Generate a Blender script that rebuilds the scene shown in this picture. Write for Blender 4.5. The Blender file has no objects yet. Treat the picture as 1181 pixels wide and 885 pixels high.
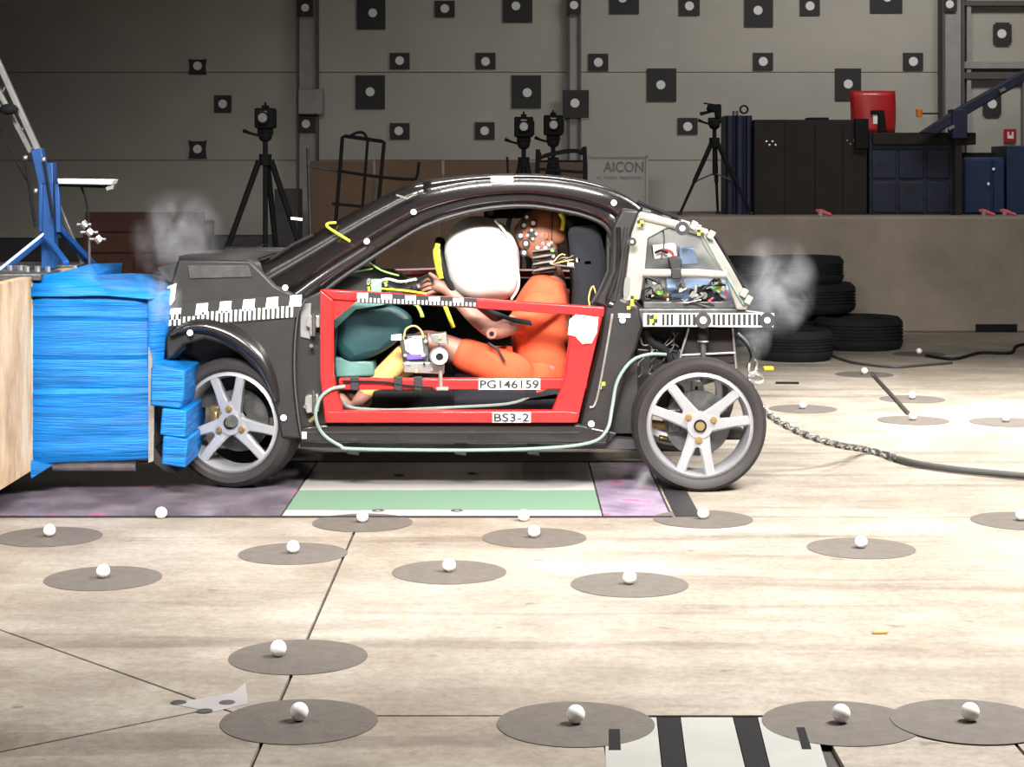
import bpy, math, random
from mathutils import Vector, Matrix, Euler
PI = math.pi; R = math.radians
rnd = random.Random(7)
SC = bpy.context.scene; COL = SC.collection

# ---------------------------------------------------------------- camera
F = 2200.0; V0 = 199.0; CX = 590.5; H = 1.459      # focal length in px, horizon row, eye height
cd = bpy.data.cameras.new('camera'); cam = bpy.data.objects.new('camera', cd); COL.objects.link(cam)
cd.sensor_width = 36; cd.lens = F/1181*36; cd.shift_y = -(442.5-V0)/1181
cd.clip_start = .05; cd.clip_end = 100
cam.location = (0, 0, H); cam.rotation_euler = (R(90), 0, 0); SC.camera = cam
def P(px, py, Y): return Vector(((px-CX)*Y/F, Y, H-(py-V0)*Y/F))
def FL(px, py):                                     # a point of the floor
    Y = H*F/(py-V0); return ((px-CX)*Y/F, Y)

# ---------------------------------------------------------------- world, lights, exposure
w = bpy.data.worlds.new('world'); SC.world = w; w.use_nodes = True
w.node_tree.nodes['Background'].inputs[0].default_value = (.5, .5, .48, 1)
w.node_tree.nodes['Background'].inputs[1].default_value = .1
def area(name, loc, target, sx, sy, power, col=(1, .97, .92), spread=180):
    l = bpy.data.lights.new(name, 'AREA'); l.shape = 'RECTANGLE'; l.size = sx; l.size_y = sy
    l.energy = power; l.color = col; l.spread = R(spread)
    o = bpy.data.objects.new(name, l); COL.objects.link(o); o.location = loc
    o.rotation_euler = (Vector(target)-Vector(loc)).to_track_quat('-Z', 'Y').to_euler(); return o
area('key_bank', (3.4, 6.4, 4.6), (2.5, 7.2, 0), 3.2, 1.0, 840, spread=130)
area('front_bank', (-.6, 3.2, 4.3), (-.4, 8.8, .6), 3.0, .8, 265, spread=64)
area('back_bank', (.2, 12.2, 4.6), (-.2, 9.6, .2), 3.0, .4, 60, spread=90)
area('left_lamp', (-3.6, 5.2, 3.6), (-.6, 6.2, 0), .5, .5, 60, spread=120)
area('far_floor_lamp', (3.3, 11.6, 4.4), (3.1, 11.6, 0), .9, .9, 260, spread=80)
area('hall_lamp', (4.2, 15.6, 5.4), (4.0, 20, 2.6), 3.6, .8, 95, spread=120)
area('hall_lamp', (-2.6, 14.6, 5.4), (-1.8, 20, 2.0), 2.5, .5, 6, spread=150)
SC.view_settings.view_transform = 'Standard'; SC.view_settings.look = 'None'
SC.view_settings.gamma = 1; SC.view_settings.use_curve_mapping = False
SC.view_settings.exposure = -0.35

# ---------------------------------------------------------------- materials
def mat(name, col, rough=.5, metal=0, var=.0, vs=6, bump=0, bs=60, coat=0, stretch=(1, 1, 1), col2=None, trans=0, alpha=1, spec=None, emit=0):
    m = bpy.data.materials.new(name); m.use_nodes = True; nt = m.node_tree; b = nt.nodes['Principled BSDF']
    b.inputs['Base Color'].default_value = (*col, 1); b.inputs['Roughness'].default_value = rough
    b.inputs['Metallic'].default_value = metal; b.inputs['Coat Weight'].default_value = coat
    b.inputs['Transmission Weight'].default_value = trans; b.inputs['Alpha'].default_value = alpha
    if spec is not None: b.inputs['Specular IOR Level'].default_value = spec
    if emit: b.inputs['Emission Color'].default_value = (*col, 1); b.inputs['Emission Strength'].default_value = emit
    tc = nt.nodes.new('ShaderNodeTexCoord'); mp = nt.nodes.new('ShaderNodeMapping'); mp.inputs['Scale'].default_value = stretch
    nt.links.new(tc.outputs['Object'], mp.inputs[0])
    if var or col2:
        n = nt.nodes.new('ShaderNodeTexNoise'); n.inputs['Scale'].default_value = vs; n.inputs['Detail'].default_value = 6; n.inputs['Roughness'].default_value = .65
        nt.links.new(mp.outputs[0], n.inputs['Vector'])
        r = nt.nodes.new('ShaderNodeValToRGB'); r.color_ramp.elements[0].position = .35; r.color_ramp.elements[1].position = .65
        c2 = col2 or tuple(min(1, c*(1+var)) for c in col); c1 = col if col2 else tuple(c*(1-var) for c in col)
        r.color_ramp.elements[0].color = (*c1, 1); r.color_ramp.elements[1].color = (*c2, 1)
        nt.links.new(n.outputs['Fac'], r.inputs[0]); nt.links.new(r.outputs[0], b.inputs['Base Color'])
    if bump:
        n2 = nt.nodes.new('ShaderNodeTexNoise'); n2.inputs['Scale'].default_value = bs; n2.inputs['Detail'].default_value = 4
        nt.links.new(mp.outputs[0], n2.inputs['Vector'])
        bp = nt.nodes.new('ShaderNodeBump'); bp.inputs['Strength'].default_value = bump; bp.inputs['Distance'].default_value = .01
        nt.links.new(n2.outputs['Fac'], bp.inputs['Height']); nt.links.new(bp.outputs[0], b.inputs['Normal'])
    return m

def concrete_floor():
    m = bpy.data.materials.new('concrete_floor'); m.use_nodes = True; nt = m.node_tree; N = nt.nodes; L = nt.links; b = N['Principled BSDF']
    b.inputs['Roughness'].default_value = .62
    tc = N.new('ShaderNodeTexCoord')
    def noise(scale, st, det=6, rough=.6):
        mp = N.new('ShaderNodeMapping'); mp.inputs['Scale'].default_value = st; L.new(tc.outputs['Object'], mp.inputs[0])
        n = N.new('ShaderNodeTexNoise'); n.inputs['Scale'].default_value = scale; n.inputs['Detail'].default_value = det; n.inputs['Roughness'].default_value = rough
        L.new(mp.outputs[0], n.inputs['Vector']); return n
    def ramp(n, p0, p1, c0, c1):
        r = N.new('ShaderNodeValToRGB'); r.color_ramp.elements[0].position = p0; r.color_ramp.elements[1].position = p1
        r.color_ramp.elements[0].color = (*c0, 1); r.color_ramp.elements[1].color = (*c1, 1); L.new(n.outputs['Fac'], r.inputs[0]); return r
    def mul(a, c, f=1):
        x = N.new('ShaderNodeMix'); x.data_type = 'RGBA'; x.blend_type = 'MULTIPLY'; x.inputs[0].default_value = f
        L.new(a, x.inputs[6]); L.new(c, x.inputs[7]); return x.outputs[2]
    a = ramp(noise(1.1, (1, 1, 1)), .40, .62, (.290, .252, .205), (.385, .350, .300))
    c = ramp(noise(1.0, (.7, 5.5, 1), 8, .7), .40, .66, (.50, .48, .46), (1, 1, 1))
    d = ramp(noise(2.2, (1.5, 14, 1), 8, .75), .36, .60, (.74, .72, .70), (1, 1, 1))
    e = ramp(noise(30, (1, 1, 1), 6, .8), .36, .58, (.68, .67, .66), (1, 1, 1))
    g = ramp(noise(2.6, (1, 1.3, 1), 7, .68), .42, .60, (.74, .71, .69), (1, 1, 1))
    h = ramp(noise(.8, (.45, 5, 1), 4, .6), .36, .45, (.50, .47, .45), (1, 1, 1))
    sp = ramp(noise(7, (1, 1.6, 1), 3, .5), .27, .31, (.45, .42, .40), (1, 1, 1))
    o = mul(mul(mul(a.outputs[0], c.outputs[0], .35), d.outputs[0], .22), e.outputs[0], .9)
    o = mul(mul(mul(o, g.outputs[0], .75), h.outputs[0], .6), sp.outputs[0], .7)
    L.new(o, b.inputs['Base Color'])
    bp = N.new('ShaderNodeBump'); bp.inputs['Strength'].default_value = .25; bp.inputs['Distance'].default_value = .004
    L.new(noise(70, (1, 1, 1)).outputs['Fac'], bp.inputs['Height']); L.new(bp.outputs[0], b.inputs['Normal'])
    return m
M = {}
M['floor'] = concrete_floor()
M['groove'] = mat('groove', (.05, .045, .04), .9)
M['wall'] = mat('painted_wall_panel', (.41, .39, .35), .75, var=.06, vs=1.2, bump=.05)
M['wallseam'] = mat('wall_seam', (.20, .19, .17), .8)
M['wainscot'] = mat('dark_wainscot', (.06, .056, .06), .85, var=.2)
M['steelpost'] = mat('grey_post', (.30, .28, .29), .6, var=.1)
M['darkpost'] = mat('dark_post_edge', (.09, .08, .08), .7)
M['ceiling'] = mat('ceiling', (.12, .12, .12), .9)
M['sidewall'] = mat('dim_side_wall', (.16, .15, .14), .9)
M['ledge'] = mat('ledge_concrete', (.26, .22, .185), .85, var=.16, vs=1.6, bump=.15)
M['black'] = mat('matt_black', (.008, .008, .009), .8, spec=.2)
M['tblack'] = mat('target_black', (.02, .02, .022), .7)
M['white'] = mat('white_marker', (.82, .82, .80), .5)
M['twhite'] = mat('target_white', (.75, .75, .74), .7)
M['ball'] = mat('ball_white', (.88, .87, .84), .4, var=.04, vs=30)
M['disc'] = mat('grey_floor_disc', (.090, .077, .067), .75, var=.14, vs=16, bump=.2, bs=80)
M['body'] = mat('glossy_black_body', (.011, .009, .0095), .26, coat=.6, var=.15, vs=3)
M['bodymatt'] = mat('satin_black_body', (.012, .010, .0105), .45, var=.25, vs=8, bump=.05)
M['under'] = mat('underbody', (.035, .033, .035), .6, var=.4, vs=9)
M['trim'] = mat('dark_trim', (.012, .011, .012), .55)
M['fabric'] = mat('black_fabric', (.008, .009, .014), .9, var=.3, bump=.3, bs=200)
M['glass'] = mat('tinted_windscreen', (.35, .38, .40), .05, trans=1)
M['red'] = mat('red_painted_steel', (.48, .012, .013), .38, coat=.3, var=.12, vs=5)
M['tyre'] = mat('tyre_rubber', (.017, .0135, .014), .65, var=.2, bump=.1, bs=90)
M['oldtyre'] = mat('old_tyre', (.006, .006, .009), .85, spec=.3, var=.3, bump=.2, bs=60)
M['rim'] = mat('silver_alloy', (.36, .36, .38), .38, metal=.5, var=.05)
M['brass'] = mat('brass', (.42, .30, .13), .4, metal=.9)
M['steel'] = mat('bare_steel', (.55, .54, .52), .32, metal=.85, var=.15, vs=20)
M['alu'] = mat('bare_aluminium_frame', (.40, .385, .35), .36, metal=.45, var=.12, vs=10)
M['dsteel'] = mat('dark_steel', (.12, .12, .12), .4, metal=.7, var=.3, vs=20)
M['tape'] = mat('blue_tape', (.0015, .125, .40), .5, var=.38, vs=4, stretch=(.6, 1, 12), bump=.6, bs=12, spec=.3)
M['bluepaint'] = mat('blue_painted_steel', (.008, .06, .22), .4, var=.15)
M['wood'] = mat('plywood', (.36, .22, .11), .65, col2=(.66, .50, .33), vs=3.2, stretch=(1, 2.2, .9), bump=.15)
M['board'] = mat('brown_board', (.16, .10, .065), .8, var=.12, vs=3, stretch=(1, 1, .3))
M['redwood'] = mat('reddish_crate_wood', (.075, .026, .016), .8, var=.2, vs=3, stretch=(1, 1, 4))
M['grey'] = mat('grey_sign', (.34, .33, .31), .6, var=.05)
M['navy'] = mat('navy_paint', (.006, .009, .035), .6, var=.35, vs=8)
M['navy2'] = mat('navy_mottled', (.004, .005, .016), .6, col2=(.010, .018, .05), vs=9)
M['blue2'] = mat('dull_blue_paint', (.005, .022, .07), .6, var=.2, vs=4)
M['brownblack'] = mat('brown_black_panel', (.016, .011, .011), .9, var=.25, vs=5)
M['orange'] = mat('orange_cotton', (.62, .078, .026), .85, var=.10, vs=9, bump=.25, bs=40)
M['skin'] = mat('dummy_skin', (.30, .115, .06), .5, var=.12, vs=8)
M['skin2'] = mat('dummy_limb_skin', (.29, .14, .105), .5, var=.10, vs=8)
M['yellowskin'] = mat('yellow_shin', (.72, .46, .15), .4, var=.08)
M['airbag'] = mat('airbag_fabric', (.93, .93, .92), .8, bump=.5, bs=6)
M['teal'] = mat('teal_dark_pad', (.006, .038, .044), .5, var=.35, vs=6, bump=.2, bs=12)
M['teal2'] = mat('teal_edge', (.10, .22, .20), .5, var=.2)
M['yellow'] = mat('yellow_tape', (.62, .58, .03), .5)
M['green'] = mat('green_wire', (.25, .55, .12), .5)
M['cable'] = mat('pale_green_cable', (.17, .23, .205), .5)
M['gcable'] = mat('grey_cable', (.05, .05, .048), .55)
M['paper'] = mat('crumpled_paper', (.78, .77, .70), .8, bump=.4, bs=25)
M['pink'] = mat('pink_tape', (.65, .10, .13), .6)
M['redgloss'] = mat('red_plastic', (.40, .014, .016), .4, coat=.5)
M['orangep'] = mat('orange_plastic', (.75, .20, .02), .5)
M['purple'] = mat('purple_tape', (.10, .06, .32), .5)
M['ink'] = mat('black_ink', (.01, .01, .01), .6)
M['signink'] = mat('grey_ink', (.13, .13, .13), .6)
M['coverplate'] = mat('pale_steel_cover', (.30, .30, .285), .55, var=.07, vs=4, bump=.05)
M['bluegrey'] = mat('blue_grey_housing', (.16, .22, .33), .35, metal=.4, var=.3, vs=8)
M['clear'] = mat('smoked_sheet', (.22, .22, .215), .45, metal=.3, var=.2, vs=4)

def smoke_mat(name, dens, seed):
    m = bpy.data.materials.new(name); m.use_nodes = True; nt = m.node_tree; N = nt.nodes; L = nt.links
    N.remove(N['Principled BSDF']); v = N.new('ShaderNodeVolumePrincipled'); L.new(v.outputs[0], N['Material Output'].inputs['Volume'])
    v.inputs['Color'].default_value = (.88, .90, .98, 1)
    tc = N.new('ShaderNodeTexCoord'); ln = N.new('ShaderNodeVectorMath'); ln.operation = 'LENGTH'; L.new(tc.outputs['Object'], ln.inputs[0])
    fall = N.new('ShaderNodeMapRange'); fall.inputs[1].default_value = .95; fall.inputs[2].default_value = .0; L.new(ln.outputs['Value'], fall.inputs[0])
    n = N.new('ShaderNodeTexNoise'); n.noise_dimensions = '4D'; n.inputs['W'].default_value = seed; n.inputs['Scale'].default_value = 1.5; n.inputs['Detail'].default_value = 6; n.inputs['Distortion'].default_value = .8
    L.new(tc.outputs['Object'], n.inputs['Vector'])
    nr = N.new('ShaderNodeMapRange'); nr.inputs[1].default_value = .44; nr.inputs[2].default_value = .70; L.new(n.outputs['Fac'], nr.inputs[0])
    a = N.new('ShaderNodeMath'); a.operation = 'MULTIPLY'; L.new(fall.outputs[0], a.inputs[0]); L.new(nr.outputs[0], a.inputs[1])
    c = N.new('ShaderNodeMath'); c.operation = 'MULTIPLY'; c.inputs[1].default_value = dens; L.new(a.outputs[0], c.inputs[0]); L.new(c.outputs[0], v.inputs['Density'])
    return m

# ---------------------------------------------------------------- mesh builder
class MB:
    def __init__(s): s.v = []; s.f = []
    def add(s, vs, fs):
        b = len(s.v); s.v += [Vector(x) for x in vs]; s.f += [tuple(b+i for i in q) for q in fs]; return s
    def box(s, c, d, rot=None):
        c = Vector(c); x, y, z = [q/2 for q in d]; m = rot.to_matrix() if rot else Matrix.Identity(3)
        vs = [c+m@Vector((i*x, j*y, k*z)) for i in (-1, 1) for j in (-1, 1) for k in (-1, 1)]
        return s.add(vs, [(0, 1, 3, 2), (4, 6, 7, 5), (0, 4, 5, 1), (2, 3, 7, 6), (0, 2, 6, 4), (1, 5, 7, 3)])
    def b2(s, x0, x1, y0, y1, z0, z1): return s.box(((x0+x1)/2, (y0+y1)/2, (z0+z1)/2), (x1-x0, y1-y0, z1-z0))
    def ext(s, pts, off):                           # closed polygon pushed along off
        n = len(pts); pts = [Vector(p) for p in pts]; off = Vector(off)
        a = sum(((pts[i].cross(pts[(i+1) % n])) for i in range(n)), Vector())
        if a.dot(off) > 0: pts.reverse()
        return s.add(pts+[p+off for p in pts], [tuple(range(n)), tuple(range(2*n-1, n-1, -1))]+[(i, i+n, (i+1) % n+n, (i+1) % n) for i in range(n)])
    def plate(s, poly, Y, t): return s.ext([P(x, y, Y) for x, y in poly], (0, t, 0))
    def cyl(s, a, b, r1, r2=None, n=16):
        a = Vector(a); b = Vector(b); r2 = r1 if r2 is None else r2
        d = (b-a).normalized(); u = d.orthogonal().normalized(); w_ = d.cross(u)
        vs = []
        for q, r in ((a, r1), (b, r2)):
            vs += [q+(u*math.cos(2*PI*i/n)+w_*math.sin(2*PI*i/n))*r for i in range(n)]
        return s.add(vs, [tuple(range(n-1, -1, -1)), tuple(range(n, 2*n))]+[(i, (i+1) % n, (i+1) % n+n, i+n) for i in range(n)])
    def tube(s, pts, r, n=8, smooth=0):
        pts = [Vector(p) for p in pts]
        if smooth:
            out = []
            for i in range(len(pts)-1):
                p0 = pts[max(i-1, 0)]; p1 = pts[i]; p2 = pts[i+1]; p3 = pts[min(i+2, len(pts)-1)]
                for k in range(smooth):
                    t = k/smooth
                    out.append(.5*((2*p1)+(p2-p0)*t+(2*p0-5*p1+4*p2-p3)*t*t+(3*p1-p0-3*p2+p3)*t**3))
            pts = out+[pts[-1]]
        vs = []; u = None; m = len(pts)
        for i, p in enumerate(pts):
            d = (pts[min(i+1, m-1)]-pts[max(i-1, 0)]).normalized()
            u = d.orthogonal() if u is None else (u-d*u.dot(d))
            u.normalize(); w_ = d.cross(u); rr = r if not isinstance(r, (list, tuple)) else r[min(len(r)-1, round(i/(m-1)*(len(r)-1)))]
            vs += [p+(u*math.cos(2*PI*k/n)+w_*math.sin(2*PI*k/n))*rr for k in range(n)]
        fs = [tuple(range(n-1, -1, -1)), tuple(range((m-1)*n, m*n))]
        for i in range(m-1):
            for k in range(n): fs.append((i*n+k, i*n+(k+1) % n, (i+1)*n+(k+1) % n, (i+1)*n+k))
        return s.add(vs, fs)
    def lathe(s, prof, c, axis='Y', n=48, closed=True):  # prof: (radius, offset along the axis)
        c = Vector(c); m = len(prof); vs = []
        for i in range(n):
            a = 2*PI*i/n; ca, sa = math.cos(a), math.sin(a)
            for r, h in prof:
                vs.append(c+(Vector((r*ca, h, r*sa)) if axis == 'Y' else Vector((r*ca, r*sa, h)) if axis == 'Z' else Vector((h, r*ca, r*sa))))
        fs = []
        for i in range(n):
            for k in range(m if closed else m-1):
                q = (i*m+k, i*m+(k+1) % m, ((i+1) % n)*m+(k+1) % m, ((i+1) % n)*m+k)
                fs.append(q)
        return s.add(vs, fs)
    def ball(s, c, r, n=20, m=12, sc=(1, 1, 1)):
        c = Vector(c); vs = [c+Vector((0, 0, r*sc[2]))]
        for j in range(1, m):
            t = PI*j/m
            vs += [c+Vector((r*sc[0]*math.sin(t)*math.cos(2*PI*i/n), r*sc[1]*math.sin(t)*math.sin(2*PI*i/n), r*sc[2]*math.cos(t))) for i in range(n)]
        vs.append(c-Vector((0, 0, r*sc[2]))); L_ = len(vs)-1
        fs = [(0, 1+i, 1+(i+1) % n) for i in range(n)]
        for j in range(m-2):
            for i in range(n): fs.append((1+j*n+i, 1+(j+1)*n+i, 1+(j+1)*n+(i+1) % n, 1+j*n+(i+1) % n))
        fs += [(L_, 1+(m-2)*n+(i+1) % n, 1+(m-2)*n+i) for i in range(n)]
        return s.add(vs, fs)
    def loft(s, rows, closed=False, caps=False):
        m = len(rows[0]); vs = [p for r in rows for p in r]; fs = []
        for i in range(len(rows)-1):
            for k in range(m if closed else m-1): fs.append((i*m+k, i*m+(k+1) % m, (i+1)*m+(k+1) % m, (i+1)*m+k))
        if caps: fs += [tuple(range(m-1, -1, -1)), tuple(range((len(rows)-1)*m, len(rows)*m))]
        return s.add(vs, fs)

def wloc(o):
    v = Vector(o.location)
    while o.parent: o = o.parent; v += o.location
    return v
def obj(name, mb, m, parent=None, bevel=0, ang=40, solid=0, sub=0, origin=None, flat=False):
    me = bpy.data.meshes.new(name); off = wloc(parent) if parent else Vector(origin or (0, 0, 0))
    me.from_pydata([v-off for v in mb.v], [], mb.f); me.validate()
    me.materials.append(M[m] if isinstance(m, str) else m)
    if not flat: me.polygons.foreach_set('use_smooth', [True]*len(me.polygons)); me.set_sharp_from_angle(angle=R(ang))
    o = bpy.data.objects.new(name, me); COL.objects.link(o); o.parent = parent
    if not parent and origin: o.location = origin
    import bmesh
    bm = bmesh.new(); bm.from_mesh(me); bmesh.ops.recalc_face_normals(bm, faces=bm.faces); bm.to_mesh(me); bm.free()
    if solid: k = o.modifiers.new('thick', 'SOLIDIFY'); k.thickness = solid; k.offset = 0
    if bevel: k = o.modifiers.new('bevel', 'BEVEL'); k.width = bevel; k.segments = 2; k.limit_method = 'ANGLE'; k.angle_limit = R(40)
    if sub: k = o.modifiers.new('sub', 'SUBSURF'); k.levels = sub; k.render_levels = sub
    return o
def tag(o, label=None, cat=None, group=None, kind=None):
    for k, v in (('label', label), ('category', cat), ('group', group), ('kind', kind)):
        if v: o[k] = v
    return o
def thing(name, loc, label, cat, group=None):
    o = bpy.data.objects.new(name, None); COL.objects.link(o); o.location = loc; o.empty_display_size = .1
    return tag(o, label, cat, group)
def struct(name, mb, m, **k): return tag(obj(name, mb, m, **k), kind='structure')
def dup(root, loc, label, group=None):
    r = root.copy(); COL.objects.link(r); r.location = loc; r['label'] = label
    if group: r['group'] = group
    for ch in list(root.children):
        c = ch.copy(); COL.objects.link(c); c.parent = r
        for g in list(ch.children): d = g.copy(); COL.objects.link(d); d.parent = c
    return r
def text(name, body, px, py, Y, hpx, m, parent, bold=0, wpx=None):
    """flat lettering facing the photograph's side, centred at a point, cap height in px of that depth"""
    cu = bpy.data.curves.new(name, 'FONT'); cu.body = body; cu.align_x = 'CENTER'; cu.align_y = 'CENTER'; cu.size = 1; cu.offset = bold; cu.extrude = .004
    t = bpy.data.objects.new('t', cu); COL.objects.link(t); dg = bpy.context.evaluated_depsgraph_get()
    me = bpy.data.meshes.new_from_object(t.evaluated_get(dg)); bpy.data.objects.remove(t); me.name = name
    xs = [v.co.x for v in me.vertices]; ys = [v.co.y for v in me.vertices]
    cx = (max(xs)+min(xs))/2; cy = (max(ys)+min(ys))/2; k = hpx*Y/F/(max(ys)-min(ys)); kx = wpx*Y/F/(max(xs)-min(xs)) if wpx else k
    o = bpy.data.objects.new(name, me); COL.objects.link(o); c = P(px, py, Y)-wloc(parent)
    for v in me.vertices: v.co = Vector(((v.co.x-cx)*kx+c.x, c.y-v.co.z*.2, (v.co.y-cy)*k+c.z))
    me.materials.clear(); me.materials.append(M[m]); o.parent = parent
    return o

# ================================================================ SETTING
fl = struct('floor', MB().b2(-9, 9, -4, 20.1, -.08, -.014), 'groove')
def slab(poly, z=0, m='floor'):
    g = .005; cx = sum(p[0] for p in poly)/len(poly); cy = sum(p[1] for p in poly)/len(poly)
    pts = []; n = len(poly)                       # shrink every edge by the joint
    for i in range(n):
        a, b_, c = Vector(poly[i-1]), Vector(poly[i]), Vector(poly[(i+1) % n])
        def nrm(p, q):
            d = (q-p).normalized(); k = Vector((-d.y, d.x)); return k if k.dot(Vector((cx, cy))-p) > 0 else -k
        n1, n2 = nrm(a, b_), nrm(b_, c); k = (n1+n2)/(1+n1.dot(n2)); q = b_+k*g; pts.append((q.x, q.y, -.0139))
    return obj('slab', MB().ext(pts, (0, 0, .0139+z)), m, fl, flat=True)
PY0, PY1 = 8.065, 9.61; PX1 = .677                  # the glossy plate's edges
slab([(-3.5, PY0), (-.64, PY0), (-.64, 5.03)])
slab([(-9, PY0), (-3.5, PY0), (-.80, 5.20), (-9, -1.51)])
slab([(-.80, 5.20), (-.64, 5.03), (-.64, -4), (-9, -4), (-9, -1.51)])
slab([(-.64, PY0), (9, PY0), (9, 5.12), (-.64, 5.12)])
slab([(-.64, 5.12), (.238, 5.12), (.238, -4), (-.64, -4)])
slab([(.811, 5.12), (1.285, 5.12), (1.285, -4), (.811, -4)])
slab([(1.285, 5.12), (9, 5.12), (9, -4), (1.285, -4)])
slab([(PX1, PY0), (9, PY0), (9, PY1), (PX1, PY1)])
slab([(-9, PY1), (9, PY1), (9, 13.8), (-9, 13.8)])
slab([(-9, 13.8), (9, 13.8), (9, 20.1), (-9, 20.1)])
# glossy plate on the floor under the car
def plate_mat(name, c1, c2, c3, bands):
    m = bpy.data.materials.new(name); m.use_nodes = True; nt = m.node_tree; N = nt.nodes; L = nt.links; b = N['Principled BSDF']
    b.inputs['Roughness'].default_value = .16; b.inputs['Coat Weight'].default_value = .12; b.inputs['Coat Roughness'].default_value = .03
    tc = N.new('ShaderNodeTexCoord'); mp = N.new('ShaderNodeMapping'); mp.inputs['Scale'].default_value = (.7, 3, 1) if bands else (1, 1, 1); L.new(tc.outputs['Object'], mp.inputs[0])
    n = N.new('ShaderNodeTexNoise'); n.inputs['Scale'].default_value = 3.5; n.inputs['Detail'].default_value = 6; L.new(mp.outputs[0], n.inputs['Vector'])
    if bands:                                       # colour bands running along the plate
        sp = N.new('ShaderNodeSeparateXYZ'); L.new(tc.outputs['Object'], sp.inputs[0])
        ad = N.new('ShaderNodeMath'); ad.operation = 'MULTIPLY_ADD'; ad.inputs[1].default_value = .05; L.new(n.outputs['Fac'], ad.inputs[0]); L.new(sp.outputs['Y'], ad.inputs[2])
        mr = N.new('ShaderNodeMapRange'); mr.inputs[1].default_value = PY0-8.8; mr.inputs[2].default_value = PY1-8.8; L.new(ad.outputs[0], mr.inputs[0])
        r = N.new('ShaderNodeValToRGB'); r.color_ramp.interpolation = 'CONSTANT'
        e = r.color_ramp.elements; e[0].position = 0; e[0].color = (*c1, 1); e[1].position = .12; e[1].color = (*c2, 1)
        for p, c in ((.46, c1), (.74, c3), (.82, c1)): x = e.new(p); x.color = (*c, 1)
        L.new(mr.outputs[0], r.inputs[0]); L.new(r.outputs[0], b.inputs['Base Color'])
    else:
        r = N.new('ShaderNodeValToRGB'); e = r.color_ramp.elements
        e[0].position = .42; e[0].color = (*c1, 1); e[1].position = .60; e[1].color = (*c2, 1); x = e.new(.66); x.color = (*c3, 1)
        L.new(n.outputs['Fac'], r.inputs[0]); L.new(r.outputs[0], b.inputs['Base Color'])
    return m
M['band'] = plate_mat('banded_plate', (.52, .49, .47), (.20, .32, .23), (.40, .37, .38), True)
M['purp'] = plate_mat('violet_plate', (.22, .17, .25), (.36, .28, .38), (.55, .10, .28), False)  # right panel: reflections and the pit below put into its violet colour
M['purp2'] = plate_mat('grey_violet_plate', (.12, .10, .12), (.21, .18, .22), (.40, .14, .22), False)  # left panel: purple-grey reflection put into the base colour
pl = thing('floor_plate', (-1, 8.8, 0), 'glossy mirror-like floor plate with green and white bands under the car', 'plate')
xa = -.98; xb = .385
obj('panel', MB().b2(-4.2, xa-.004, PY0+.01, PY1-.01, -.0135, .002), 'purp2', pl)
obj('panel', MB().b2(xa+.004, xb-.004, PY0+.01, PY1-.01, -.0135, .002), 'band', pl)
obj('panel', MB().b2(xb+.004, PX1-.006, PY0+.01, PY1-.01, -.0135, .002), 'purp', pl)
obj('edge_strip', MB().b2(-4.2, PX1, PY0-.012, PY0+.006, -.0135, .006), 'trim', pl)
obj('edge_strip', MB().b2(-4.2, PX1, PY1-.006, PY1+.012, -.0135, .006), 'dsteel', pl)
for px, py in ((460, 549), (545, 547), (436, 590), (527, 590)):
    x, y = FL(px, py); obj('ring', MB().lathe([(.018, .002), (.018, .006), (.026, .006), (.026, .002)], (x, y, 0), 'Z', 20), 'dsteel', pl)
# dark rubber mat right of the plate
x0, y0 = FL(772, 596)
tag(obj('rubber_mat', MB().b2(PX1+.015, PX1+.12, PY0-.0, PY1-.35, .0005, .006), 'trim'), 'narrow dark rubber strip beside the right end of the glossy plate', 'mat')

# rails and covers at the bottom edge of the frame
def strip(name, pts, m, z0, z1, parent=None):
    return obj(name, MB().ext([(*FL(*p), z0) for p in pts], (0, 0, z1-z0)), m, parent, bevel=.001)
cv = thing('rail_cover', (.5, 4.8, 0), 'pale steel cover plates with dark rails and slots at the front edge', 'floor cover')
strip('cover_plate', [(697, 828), (757, 828), (765, 905), (699, 905)], 'coverplate', -.0135, .001, cv)
strip('rail', [(758, 828), (784, 828), (794, 905), (766, 905)], 'black', -.0135, .0005, cv)
strip('cover_plate', [(785, 828), (845, 828), (864, 905), (795, 905)], 'coverplate', -.0135, .001, cv)
strip('rail', [(846, 828), (873, 828), (892, 905), (865, 905)], 'black', -.0135, .0005, cv)
strip('cover_plate', [(874, 828), (936, 828), (960, 905), (893, 905)], 'coverplate', -.0135, .001, cv)
strip('slot', [(702, 842), (715, 842), (716, 866), (702, 866)], 'black', .0011, .0022, cv)
strip('slot', [(918, 840), (928, 840), (936, 865), (925, 865)], 'black', .0011, .0022, cv)
ac = thing('anchor_plate', (-.8, 5.2, 0), 'small worn anchor plate with three bolt holes beside the floor joint', 'floor fitting')
strip('plate', [(196, 812), (232, 806), (268, 800), (283, 788), (286, 812), (245, 822)], 'steelpost', .0002, .0012, ac)
for px, py in ((206, 811), (236, 821), (262, 811)):
    x, y = FL(px, py); obj('bolt_hole', MB().lathe([(0.001, .0012), (.022, .0012), (.022, .0024), (0.001, .0024)], (x, y, 0), 'Z', 18), 'dsteel', ac)

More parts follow.
